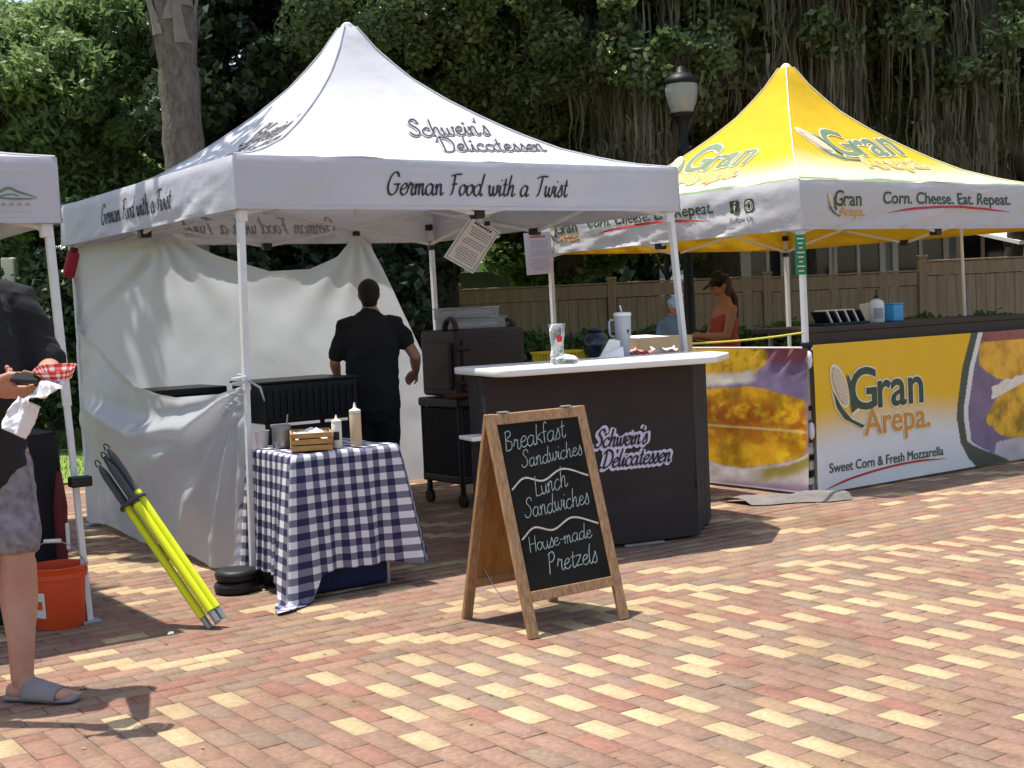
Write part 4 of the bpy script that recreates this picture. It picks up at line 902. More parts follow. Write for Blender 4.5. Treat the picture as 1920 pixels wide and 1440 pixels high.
# --- prep table behind the counter with its things
def back_table():
    root = thing('prep_table', (5.95, 7.4, 0), 'grey folding prep table behind the serving counter', 'table')
    MB().box((5.98, 7.4, 1.0), (1.5, .62, .04), bev=.01).build('table_top', M['tumbler'], root)
    for sx in (-.66, .66):
        for sy in (-.24, .24): MB().tube([(5.98 + sx, 7.4 + sy, 0), (5.98 + sx, 7.4 + sy, .98)], .014, 8).build('leg', M['greymetal'], root)
back_table()
def basket():
    c = Vector((5.5, 7.36, 1.02)); root = thing('basket', c, 'yellow slatted serving basket behind the boot glass', 'basket'); n = 4
    for (dx, dy, w, d) in ((0, -.1, .34, .012), (0, .1, .34, .012), (-.17, 0, .012, .2), (.17, 0, .012, .2)):
        mb = MB(); mb.box(c + Vector((dx, dy, .082)), (w + .016, d + .012, .016), bev=.004); mb.box(c + Vector((dx, dy, .008)), (w, d, .016), bev=.004); k = int(max(w, d) / .03)
        for i in range(k): t = (i + .5) / k - .5; mb.box(c + Vector((dx + (w * t if w > d else 0), dy + (d * t if d > w else 0), .045)), (.012, .012, .07))
        mb.build('slatted_side', M['yellowcloth'], root)
    MB().box(c + Vector((0, 0, .004)), (.33, .19, .006)).build('base', M['yellowcloth'], root)
basket()
g = thing('glass_globe', (5.70, 7.22, 1.02), 'dark round glass jar beside the yellow basket', 'jar'); mb = MB(); mb.lathe((5.70, 7.22, 1.02), [(.05, 0), (.06, .015), (.05, .03), (.085, .07), (.098, .12), (.088, .17), (.06, .2), (.052, .21)], 28); shade(mb.build('bowl', M['darkglass'], g), 60)
mb = MB(); mb.lathe((5.70, 7.22, 1.231), [(.058, 0), (.06, .012), (.03, .024)], 20); shade(mb.build('lid', M['blackplastic'], g), 40)
bx = thing('cardboard_box', (6.45, 7.5, 1.02), 'open beige cardboard tray box on the prep table by the canopy leg', 'box')
for (c, d) in (((6.45, 7.36, 1.09), (.54, .008, .14)), ((6.45, 7.64, 1.09), (.54, .008, .14)), ((6.184, 7.5, 1.09), (.008, .27, .14)), ((6.716, 7.5, 1.09), (.008, .27, .14))): MB().box(c, d).build('side_panel', M['card'], bx)
MB().box((6.45, 7.5, 1.026), (.53, .27, .008)).build('base_panel', M['card'], bx); MB().box((6.36, 7.5, 1.165), (.3, .26, .006), rx=.05).build('paper_liner', M['paper'], bx)
def checker_papers():
    for i, (x, y, r, m_, lab) in enumerate(((6.02, 7.17, .2, 'redgingham', 'red checked tray paper on the prep table, nearest the tumbler'), (6.28, 7.15, -.3, 'pinkpaper', 'crumpled grey paper wrap on the prep table beside the red checked paper'))):
        n = 14; V = []; U = []
        for j in range(n):
            for k in range(n):
                u, v = k / (n - 1) - .5, j / (n - 1) - .5; c_, s_ = math.cos(r), math.sin(r); V.append((x + (u * c_ - v * s_) * .2, y + (u * s_ + v * c_) * .17, 1.026 + .045 * float(fbm(np.array([u * 5 + i * 9]), np.array([v * 5.]), 3, 2)[0]) + .1 * (u * u + v * v))); U.append((u * .2, v * .17))
        tag(arr('tray_paper', V, grid(n, n), M[m_], None, True, uv=U), lab, 'paper')
checker_papers()
# --- brown insulated carrier on its black cart, clear boxes on top
def carrier():
    root = thing('food_carrier', (5.37, 8.26, .79), 'dark brown insulated food carrier with carry handle standing on a black cart', 'food carrier'); b = M['brown']
    MB().box((5.37, 8.27, 1.04), (.6, .5, .48), bev=.025).build('body', b, root)
    MB().box((5.37, 8.008, 1.02), (.52, .03, .38), bev=.02).build('door', b, root)
    MB().box((5.058, 8.27, 1.02), (.03, .38, .34), bev=.02).build('side_panel', b, root)
    for z in (1.15, .9): MB().box((5.115, 7.985, z), (.09, .03, .035), bev=.008).build('latch', M['blackplastic'], root)
    h = MB(); h.tube([(5.09, 8.12 + .075 * math.cos(t), 1.275 + .085 * math.sin(t)) for t in np.linspace(0, math.pi, 13)], .016, 8, flat=1.6); h.build('carry_handle', b, root, True)
    h = MB(); h.tube([(5.65, 8.2 + .075 * math.cos(t), 1.275 + .06 * math.sin(t)) for t in np.linspace(0, math.pi, 13)], .016, 8, flat=1.6); h.build('carry_handle', b, root, True)
    ct = thing('utility_cart', (5.37, 8.27, 0), 'black utility cart under the brown food carrier', 'cart'); k = M['blackplastic']
    MB().box((5.37, 8.27, .755), (.66, .56, .065), bev=.015).build('top_shelf', k, ct); MB().box((5.37, 8.27, .2), (.64, .54, .06), bev=.015).build('bottom_shelf', k, ct)
    MB().box((5.37, 8.27, .47), (.63, .52, .49), bev=.01).build('storage_bin', M['blackcloth'], ct)
    for sx in (-.3, .3):
        for sy in (-.25, .25):
            MB().tube([(5.37 + sx, 8.27 + sy, .17), (5.37 + sx, 8.27 + sy, .73)], .02, 10).build('upright', k, ct)
            w = MB(); x, y = 5.37 + sx * .95, 8.27 + sy * .92; w.tube([(x - .014, y, .05), (x + .014, y, .05)], .05, 18); w.box((x, y, .13), (.03, .04, .09), bev=.006); shade(w.build('caster', M['rubber'], ct), 40)
    t = MB(); t.box((5.02, 7.96, .815), (.22, .05, .03), .1, bev=.01); tag(t.build('tongs_tray', M['maroon']), 'small maroon tool tray hung on the cart edge beside the vendor', 'tray')
carrier()
for i, (x, y, z, w, h, lab) in enumerate(((5.37, 8.28, 1.282, .44, .075, 'clear plastic food box with lid, lower of two on the brown carrier'), (5.35, 8.30, 1.365, .4, .065, 'clear plastic food box with lid, upper of two on the brown carrier'))):
    r = thing('food_box', (x, y, z), lab, 'food box'); mb = MB()
    for (dx, dy, sx, sy) in ((0, -.13, w, .006), (0, .13, w, .006), (-w / 2, 0, .006, .255), (w / 2, 0, .006, .255)): mb.box((x + dx, y + dy, z + h / 2), (sx, sy, h - .002))
    mb.box((x, y, z + .004), (w - .008, .25, .006)); mb.build('box_body', M['clearplastic'], r)
    MB().box((x, y, z + h + .005), (w + .02, .28, .01), bev=.004).build('lid', M['clearplastic'], r)
    MB().box((x, y, z + .03), (w * .8, .2, .035), bev=.01).build('contents', M['tumbler'] if i else M['pinkpaper'], r)
# --- black griddles
def griddle(cx, cy, w, d, z0, z1, lab, lid):
    root = thing('griddle', (cx, cy, 0), lab, 'griddle'); k = M['blackmetal']
    MB().box((cx, cy, (z0 + z1) / 2), (w, d, z1 - z0), bev=.012).build('firebox', k, root)
    if lid: MB().box((cx, cy, z1 + .028), (w + .03, d + .03, .05), bev=.01).build('lid', k, root)
    else:
        mb = MB()
        for i in range(14): mb.box((cx - w / 2 + .03 + i * (w - .06) / 13, cy - d / 2 - .006, (z0 + z1) / 2), (.012, .01, (z1 - z0) * .7))
        mb.build('vent_slats', M['blackplastic'], root); MB().box((cx, cy, z1 + .008), (w + .02, d + .02, .014), bev=.004).build('cooking_rim', k, root)
    mb = MB(); mb.box((cx, cy - d / 2 + .02, z0 - .12), (w - .06, .02, .2)); mb.build('front_panel', M['blackplastic'], root)
    for sx in (-1, 1):
        for sy in (-1, 1): MB().tube([(cx + sx * (w / 2 - .04), cy + sy * (d / 2 - .04), 0), (cx + sx * (w / 2 - .04), cy + sy * (d / 2 - .04), z0)], .018, 8).build('leg', k, root)
    MB().box((cx, cy, .22), (w - .06, d - .06, .02)).build('bottom_shelf', k, root)
griddle(3.86, 8.16, .68, .5, .74, 1.0, 'black slatted griddle under the vendor\'s left hand', False)
griddle(3.33, 8.9, .5, .45, .78, .92, 'black griddle with closed flat lid behind the sagging side sheet', True)
# --- gingham table
def gingham_table():
    x0, x1, y0, y1, H = 2.84, 3.44, 6.07, 6.62, .735; cx, cy = (x0 + x1) / 2, (y0 + y1) / 2
    t = thing('side_table', (cx, cy, 0), 'small condiment table hidden under the checked cloth', 'table'); MB().box((cx, cy, H - .022), (x1 - x0, y1 - y0, .03), bev=.006).build('table_top', M['offwhite'], t)
    for sx in (-1, 1):
        for sy in (-1, 1): MB().tube([(cx + sx * .24, cy + sy * .22, 0), (cx + sx * .24, cy + sy * .22, H - .04)], .013, 8).build('leg', M['greymetal'], t)
    MB().box((cx + .02, cy - .03, .21), (.46, .4, .40), bev=.02).build('storage_bin', M['navy'], t)
    hx, hy = (x1 - x0) / 2, (y1 - y0) / 2; nP = 260; V = []; U = []; rows = 34
    per = []
    for k in range(nP):
        a = k / nP * 4; s, f = int(a), a - int(a); cr_ = (((-1, -1), (1, -1)), ((1, -1), (1, 1)), ((1, 1), (-1, 1)), ((-1, 1), (-1, -1)))[s]
        px_, py_ = cr_[0][0] + (cr_[1][0] - cr_[0][0]) * f, cr_[0][1] + (cr_[1][1] - cr_[0][1]) * f; per.append((px_, py_, s, f))
    for j in range(10):                                            # top
        q = j / 9
        for (a, b, s, f) in per: V.append((cx + a * hx * q, cy + b * hy * q, H + .004 * math.sin(a * 5 + b * 4) * q)); U.append((a * hx * q + 5, b * hy * q + 5))
    for j in range(1, rows + 1):
        for k, (a, b, s, f) in enumerate(per):
            cor = math.exp(-((min(f, 1 - f)) / .1) ** 2); fl = (s == 0 and f < .5) or (s == 3 and f > .5); drop = .60 + .13 * cor
            if fl: drop = .60 + .27 * cor
            elif (s == 0 and f > .5) or (s == 1 and f < .5): drop = .60 + .03 * cor
            if s == 3: drop = .62 + .13 * cor + (.1 * cor if f > .5 else 0)
            t_ = j / rows; dz = drop * t_; nx, ny = ((0, -1), (1, 0), (0, 1), (-1, 0))[s]; ln = math.hypot(a, b) if cor > .02 else 1
            ox = nx * (1 - cor) + a * .75 * cor; oy = ny * (1 - cor) + b * .75 * cor; bul = .012 + .045 * t_ + (.13 if fl else .07) * cor * t_ ** .8
            w = .014 * t_ * math.sin(f * 31 + s * 2) * (1 - cor) + .02 * t_ * math.sin(f * 13 + s) * (1 - cor) + .02 * cor * math.sin(f * 60) * t_
            if s == 3 and f < .5: bul *= .5
            if s == 3: w += .012 * t_ * math.sin(f * 70)
            sk = .10 * t_ * (f < .5) * math.exp(-(f / .22) ** 2) * (s == 0) * 0
            z = H - dz
            if z < .012: bul += (.012 - z) * .8; z = .012 + .004 * math.sin(k)
            V.append((cx + a * hx + ox * (bul + w) - sk, cy + b * hy + oy * (bul + w), z)); dz2 = dz
            if s in (0, 2): U.append((a * hx + 5, b * (hy + dz2) + 5))
            else: U.append((a * (hx + dz2) + 5, b * hy + 5))
    R_ = 10 + rows; F = [(r * nP + k, r * nP + (k + 1) % nP, (r + 1) * nP + (k + 1) % nP, (r + 1) * nP + k) for r in range(R_ - 1) for k in range(nP)]
    tag(arr('tablecloth', V, np.array(F), M['gingham'], None, True, uv=U), 'navy and white checked cloth draped over the small condiment table', 'tablecloth')
    z = H + .006
    c = Vector((3.02, 6.22, z)); r_ = -.42; cr_ = thing('wooden_crate', c, 'small slatted wooden crate of napkins on the checked cloth', 'crate'); Rm_ = Matrix.Rotation(r_, 3, 'Z'); w, d = .2, .26
    for (dx, dy, sx, sy) in ((0, -d / 2, w, .01), (0, d / 2, w, .01), (-w / 2, 0, .01, d), (w / 2, 0, .01, d)):
        for k in range(3): MB().box(c + Rm_ @ Vector((dx, dy, .016 + k * .032)), (sx + (.01 if sx > sy else 0), sy + (0 if sx > sy else -.012), .026), r_, bev=.002).build('slat', M['crate'], cr_)
    for sx in (-1, 1):
        for sy in (-1, 1): MB().box(c + Rm_ @ Vector((sx * (w / 2 - .012), sy * (d / 2 - .012), .048)), (.014, .014, .094), r_).build('corner_post', M['crate'], cr_)
    MB().box(c + Vector((0, 0, .004)), (w - .015, d - .015, .006), r_).build('base', M['crate'], cr_)
    n = 16; V = []
    for j in range(n):
        for k in range(n):
            u, v = k / (n - 1) - .5, j / (n - 1) - .5; V.append(tuple(c + Rm_ @ Vector((u * .175, v * .23, .075 + .05 * float(fbm(np.array([u * 6.]), np.array([v * 6.]), 3, 5)[0]) - .1 * (u * u + v * v)))))
    tag(arr('napkin', V, grid(n, n), M['paper'], None, True), 'crumpled white napkins heaped in the wooden crate', 'napkin')
    def bottle(x, y, h, r, lab, m_, label_patch):
        b = thing('squeeze_bottle', (x, y, z), lab, 'sauce bottle', 'squeeze bottles on the checked cloth'); q = MB(); q.lathe((x, y, z), [(r * .95, 0), (r, .006), (r, h * .74), (r * .93, h * .765)], 22); shade(q.build('body', M[m_], b), 40)
        q = MB(); q.lathe((x, y, z + h * .766), [(r * 1.02, 0), (r * 1.02, h * .06), (r * .55, h * .09), (r * .3, h * .12), (r * .13, h * .235)], 18); shade(q.build('nozzle_cap', M['offwhite'], b), 40)
        if label_patch:
            q = MB(); o = len(q.V); an = math.atan2(-CF.y, -CF.x)
            for zz in (.25, .5):
                q.V += [(x + (r + .0012) * math.cos(an + t), y + (r + .0012) * math.sin(an + t), z + h * zz) for t in np.linspace(-.6, .6, 9)]
            q.F = [(i, i + 1, 10 + i, 9 + i) for i in range(8)]; q.build('label_patch', M['ink'], b)
    bottle(3.235, 6.13, .225, .03, 'taller cream sauce squeeze bottle with pointed cap on the checked cloth', 'sauce', False)
    bottle(3.125, 6.13, .17, .026, 'shorter squeeze bottle with dark label beside the wooden crate', 'offwhite', True)
    q = thing('metal_tin', (2.95, 6.42, z), 'grey metal tin behind the wooden crate', 'tin'); s = MB(); s.lathe((2.95, 6.42, z), [(.047, 0), (.05, .004), (.05, .11), (.053, .113), (.053, .118), (.046, .118), (.046, .02)], 24); shade(s.build('body', M['greymetal'], q), 40)
    s = MB(); s.tube([(2.97, 6.42, z + .02), (3.0, 6.44, z + .17)], .004, 6); s.build('spoon', M['greymetal'], q)
    q = MB(); q.lathe((2.875, 6.5, z), [(.028, 0), (.038, .09), (.041, .092), (.036, .092), (.027, .006)], 20); tag(shade(q.build('paper_cup', M['pinkpaper']), 40), 'pale paper cup beside the canopy leg on the checked cloth', 'cup')
gingham_table()
def weights():
    for i, (x, y, z, r, h, lab) in enumerate(((2.70, 6.53, 0, .115, .062, 'black round leg weight, lower of two at the front canopy leg'), (2.70, 6.53, .064, .108, .058, 'black round leg weight, upper of two at the front canopy leg'), (2.93, 6.60, 0, .11, .11, 'black leg weight half hidden behind the checked cloth corner'))):
        b = thing('leg_weight', (x, y, z), lab, 'weight', 'weights at the canopy leg'); q = MB(); q.lathe((x, y, z), [(r * .9, 0), (r, .012), (r, h - .014), (r * .88, h - .002), (r * .5, h)], 30); shade(q.build('disc', M['rubber'], b), 50)
        q = MB(); q.lathe((x, y, z + h * .45), [(r + .001, 0), (r + .004, .004), (r + .004, .012), (r + .001, .016)], 30); shade(q.build('rim_band', M['blackplastic'], b), 50)
weights()
# --- hanging price sheets
def price_sheet(P, wv, hv, lab, rot, m_, heading, border, board=None):
    """flat printed sheet: P top-left corner, wv across, hv down"""
    P, wv, hv = Vector(P), Vector(wv), Vector(hv); n_ = hv.cross(wv).normalized(); n_ = -n_ if n_.dot(CF) > 0 else n_
    root = thing('price_sheet', P, lab, 'sign', 'printed sheets hung in the deli stall'); fn = lambda off: (lambda u, v: tuple(P + wv * u + hv * v + n_ * off)); W_, H_ = wv.length, hv.length
    def quad(u0, u1, v0, v1, off, z=None): f = fn(off); return [f(u0, v0), f(u0, v1), f(u1, v1), f(u1, v0)]
    mb = MB(); a = quad(0, 1, 0, 1, 0); b = quad(0, 1, 0, 1, -.004); mb.add(a + b, [(0, 1, 2, 3), (7, 6, 5, 4), (0, 4, 5, 1), (1, 5, 6, 2), (2, 6, 7, 3), (3, 7, 4, 0)]); mb.build('sheet', M[m_], root)
    if border:
        q = MB()
        for (u0, u1, v0, v1) in ((.05, .95, .035, .045), (.05, .95, .955, .965), (.05, .065, .045, .955), (.935, .95, .045, .955)): q.add(quad(u0, u1, v0, v1, .002), [(0, 1, 2, 3)])
        q.build('border_line', M['ink'], root)
    q = MB(); rr = random.Random(lab); hd = MB()
    for i in range(7): hd.add(quad(.2 + i * .085, .26 + i * .085, .07 + .012 * rr.random(), .125, .0022), [(0, 1, 2, 3)])
    if heading: hd.build('heading', M['ink'] if border else M['redink'], root)
    for k in range(15):
        v = .19 + k * .049
        if k in (4, 8): continue
        u = .16 + rr.uniform(0, .1)
        while u < .82: l = rr.uniform(.03, .1); q.add(quad(u, min(u + l, .86), v, v + .014, .002), [(0, 1, 2, 3)]); u += l + .02
    q.build('print_lines', M['ink'] if border else M['greyink'], root)
    c = MB().box(P + wv * .5 + hv * .0 + n_ * .004, (.05, .012, .03), YAW, bev=.003).build('clip', M['blackplastic'], root)
    return root
price_sheet((4.98, 7.6, 2.062), (.226, 0, -.118), (-.241, 0, -.281), 'white printed sheet hanging at a tilt from the canopy frame', 0, 'paper', True, True)
price_sheet((6.655, 9.36, 2.055), (.285, 0, .012), (.018, 0, -.36), 'clipboard sheet with red heading hanging straight beside the grey pole', 0, 'pinkpaper', True, False)
# --- chalkboard
def a_board():
    root = thing('sandwich_board', (3.48, 4.87, 0), 'wooden sandwich board with chalk menu on black panel', 'sandwich board'); Hh = .955; X0, X1, bt = 3.205, 3.755, 4.868; w = .05
    def panel(bf, tag_, back):
        s = Vector((0, bf - bt, -Hh)); L_ = s.length; d = s.normalized(); n_ = Vector((0, -Hh, -(bf - bt))).normalized(); n_ = n_ if (n_.y < 0) != back else -n_
        rx = math.atan2((bf - bt), Hh)
        def P(x, t, o=0): return Vector((x, bt, Hh)) + d * t + n_ * o
        rail = lambda x0, x1, t0, t1, nm, th=.022: MB().box((P((x0 + x1) / 2, (t0 + t1) / 2)), (x1 - x0, th, t1 - t0), rx=rx, bev=.003).build(nm, M['wood'], root)
        lx0 = X0 + (.0 if not back else .004); lx1 = X1 - (.0 if not back else .004)
        rail(lx0, lx0 + w, 0.002, L_ - .002, 'stile'); rail(lx1 - w, lx1, 0.002, L_ - .002, 'stile'); rail(lx0 + w, lx1 - w, .004, .052, 'top_rail'); rail(lx0 + w, lx1 - w, L_ - .2, L_ - .155, 'bottom_rail')
        MB().box(P((lx0 + lx1) / 2, (.052 + L_ - .2) / 2), (lx1 - lx0 - 2 * w, .008, L_ - .252), rx=rx).build('chalk_panel' if not back else 'back_panel', M['slate'] if not back else M['ply'], root)
        return P, L_
    P, L_ = panel(4.60, 'f', False); Pb, _ = panel(5.135, 'b', True)
    for x in (X0 + .1, X1 - .1): MB().box((x, bt, Hh + .004), (.05, .03, .006), bev=.002).build('hinge', M['greymetal'], root)
    ch = MB()
    for x in (X0 + .09, X1 - .09): 
        pts = [(x, 4.67 + (5.07 - 4.67) * t, .24 - .13 * math.sin(math.pi * t)) for t in np.linspace(0, 1, 14)]; MB().tube(pts, .002, 5).build('stay_chain', M['greymetal'], root)
    u0 = X0 + w; Wp = X1 - X0 - 2 * w
    def fn(off): return lambda x, y: tuple(P(u0 + x * Wp, .052 + y * (L_ - .252), .004 + off))
    def line(txt, x0, x1, ybase, rise, xh, slant=.1):
        v, f, wd = script(txt, 1, .085, slant, None, jit=.06, wobble=.05); k = (x1 - x0) / wd; out = np.stack([x0 + v[:, 0] * k, ybase - v[:, 1] * xh - rise * (v[:, 0] / wd)], -1); return (out, f, (0, 0))
    its = [line('Breakfast', .04, .80, .165, .045, .062), line('Sandwiches', .20, .96, .275, .04, .052), line('Lunch', .28, .70, .46, .045, .062), line('Sandwiches', .12, .92, .575, .035, .058), line('House-made', .09, .87, .775, .03, .048, .05), line('Pretzels', .26, .88, .91, .01, .062)]
    for it in its: put('chalk_writing', [it], fn(.0012), M['chalk'], root)
    wv = []
    for y0, a in (.335, .0), (.635, .1):
        v, f = ribbon(smooth_line([(.03, y0 + .06), (.2, y0 - .0), (.42, y0 + .03), (.68, y0 - .025), (.98, y0 + .035)], 9), .011); put('chalk_wave', [(np.array(v), f, (0, 0))], fn(.0012), M['chalkline'], root)
a_board()
# --- bundle of yellow poles, bucket, black stand
def poles():
    f0 = Vector((2.30, 5.83, .0)); top = Vector((1.955, 6.30, .80)); d = (top - f0).normalized(); s = d.cross(CF).normalized(); q = d.cross(s).normalized()
    root = thing('folded_stand', f0, 'folded bundle of fluorescent yellow poles leaning on the white canopy leg', 'folded stand')
    for i, (a, b) in enumerate(((-.042, .0), (-.004, -.016), (.036, .004), (-.02, .034))):
        o = s * a + q * b; p0 = f0 + o + Vector((0, 0, .02)); L_ = .98 - .02 * i
        MB().tube([p0 + d * .06, p0 + d * (L_ - .24)], .0195, 14).build('yellow_pole', M['hiviz'], root, False); shade(root.children[-1], 40)
        g = MB(); g.tube([p0 + d * .0, p0 + d * .058], .0155, 12); shade(g.build('foot_tip', M['greymetal'], root), 40)
        g = MB(); g.tube([p0 + d * (L_ - .245), p0 + d * (L_ - .23), p0 + d * (L_ - .06), p0 + d * (L_ - .03), p0 + d * L_], [.021, .0185, .0185, .015, .006], 14); gr = shade(g.build('grip', M['grip'], root), 40)
        lp = MB(); tp = p0 + d * L_; lp.tube([tp + d * .03 * math.sin(t) + s * .012 * math.cos(t) for t in np.linspace(0, math.pi, 10)], .0032, 6); lp.build('wire_loop', M['blackmetal'], gr, True)
    for t in (.70,): 
        m_ = MB(); c = f0 + d * t + Vector((0, 0, .02)); m_.tube([c + s * .062 * math.cos(a) + q * (.045 * math.sin(a) + .008) for a in np.linspace(0, 2 * math.pi, 24)], .008, 6, flat=1.6); m_.build('joint_collar', M['hiviz'] if t < .5 else M['grip'], root, True)
poles()
def bucket():
    c = Vector((1.765, 6.44, 0)); root = thing('bucket', c, 'orange plastic bucket with wire handle beside the canopy leg', 'bucket'); mb = MB()
    mb.lathe(c, [(.112, 0), (.116, .006), (.128, .235), (.136, .238), (.136, .262), (.131, .264), (.137, .285), (.141, .29), (.137, .294), (.13, .29), (.112, .02), (.05, .015)], 36); shade(mb.build('pail', M['bucket'], root), 45)
    h = MB(); h.tube([c + CR * .138 * math.cos(t) + CF * (-.05 * math.sin(t)) + Vector((0, 0, .265 + .15 * math.sin(t))) for t in np.linspace(0, math.pi, 24)], .003, 6); h.build('wire_handle', M['greymetal'], root, True)
    h = MB(); t = math.pi / 2; h.tube([c + CR * x + CF * -.05 + Vector((0, 0, .415)) for x in (-.04, .04)], .01, 8); h.build('hand_grip', M['offwhite'], root, True)
    an = math.atan2(-CF.y, -CF.x) - .55; q = MB()
    V = []
    for zz in (.06, .18): V += [(c.x + (.112 + .012 * zz / .235 + .0065) * math.cos(an + t), c.y + (.112 + .012 * zz / .235 + .0065) * math.sin(an + t), zz) for t in np.linspace(-.32, .32, 9)]
    arr('label', V, [(i, i + 1, 10 + i, 9 + i) for i in range(8)], M['offwhite'], root)
    V = []
    for zz in (.1, .14): V += [(c.x + .126 * math.cos(an + t), c.y + .126 * math.sin(an + t), zz) for t in np.linspace(-.2, .2, 9)]
    arr('label_print', V, [(i, i + 1, 10 + i, 9 + i) for i in range(8)], M['bucket'], root)
bucket()
def black_stand():
    root = thing('draped_stand', (1.5, 6.95, 0), 'black cloth draped stand under the small white canopy behind the bucket', 'draped stand'); n, k = 60, 24; x0, x1, y0, y1 = 1.05, 1.86, 6.66, 7.35; V = []
    def per(t):
        L_ = [(x0, y0), (x1, y0), (x1, y1), (x0, y1), (x0, y0)]; a = t * 4; i = min(int(a), 3); f = a - i; return (L_[i][0] + (L_[i + 1][0] - L_[i][0]) * f, L_[i][1] + (L_[i + 1][1] - L_[i][1]) * f)
    for j in range(k):
        v = j / (k - 1)
        for i in range(n):
            x, y = per(i / (n - 1)); cx, cy = (x0 + x1) / 2, (y0 + y1) / 2; w = 1 + (.03 * math.sin(i * 1.7) + .02 * math.sin(i * .9)) * v; V.append((cx + (x - cx) * w, cy + (y - cy) * w, (.86 + .05 * (x - x0)) * (1 - v) + .01))
    arr('drape', V, grid(n, k), M['blackcloth'], root, True)
    arr('drape_top', [(x0, y0, .868), (x1, y0, .908), (x1, y1, .908), (x0, y1, .868)], [(0, 1, 2, 3)], M['blackcloth'], root)
    f = thing('folded_umbrella', (1.83, 6.60, 0), 'closed maroon umbrella standing against the black draped stand', 'umbrella'); mb = MB(); mb.tube([(1.82, 6.58, .03), (1.83, 6.6, .1), (1.845, 6.62, .55), (1.85, 6.625, .72)], [.006, .022, .034, .012], 10); mb.build('canopy', M['maroon'], f, True)
    mb = MB(); mb.tube([(1.85, 6.625, .72), (1.853, 6.628, .83)], .008, 8); mb.build('handle', M['blackplastic'], f, True)
    MB().box((1.862, 6.585, .40), (.018, .008, .13), bev=.002).build('tag', M['paper'], f)
black_stand()
tag(MB().box((1.865, 6.335, .69), (.1, .07, .05), bev=.008).build('leg_clamp', M['blackplastic']), 'black clamp fixed round the small white canopy leg above the bucket', 'clamp')
q = thing('red_pouch', (2.815, 9.44, 1.85), 'red fabric pouch strapped high on the rear left deli canopy leg', 'pouch'); MB().box((2.80, 9.40, 1.86), (.085, .05, .19), ry=.28, bev=.02).build('pouch_body', M['red'], q); MB().box((2.825, 9.40, 1.96), (.05, .056, .03), ry=.28, bev=.008).build('strap', M['maroon'], q)

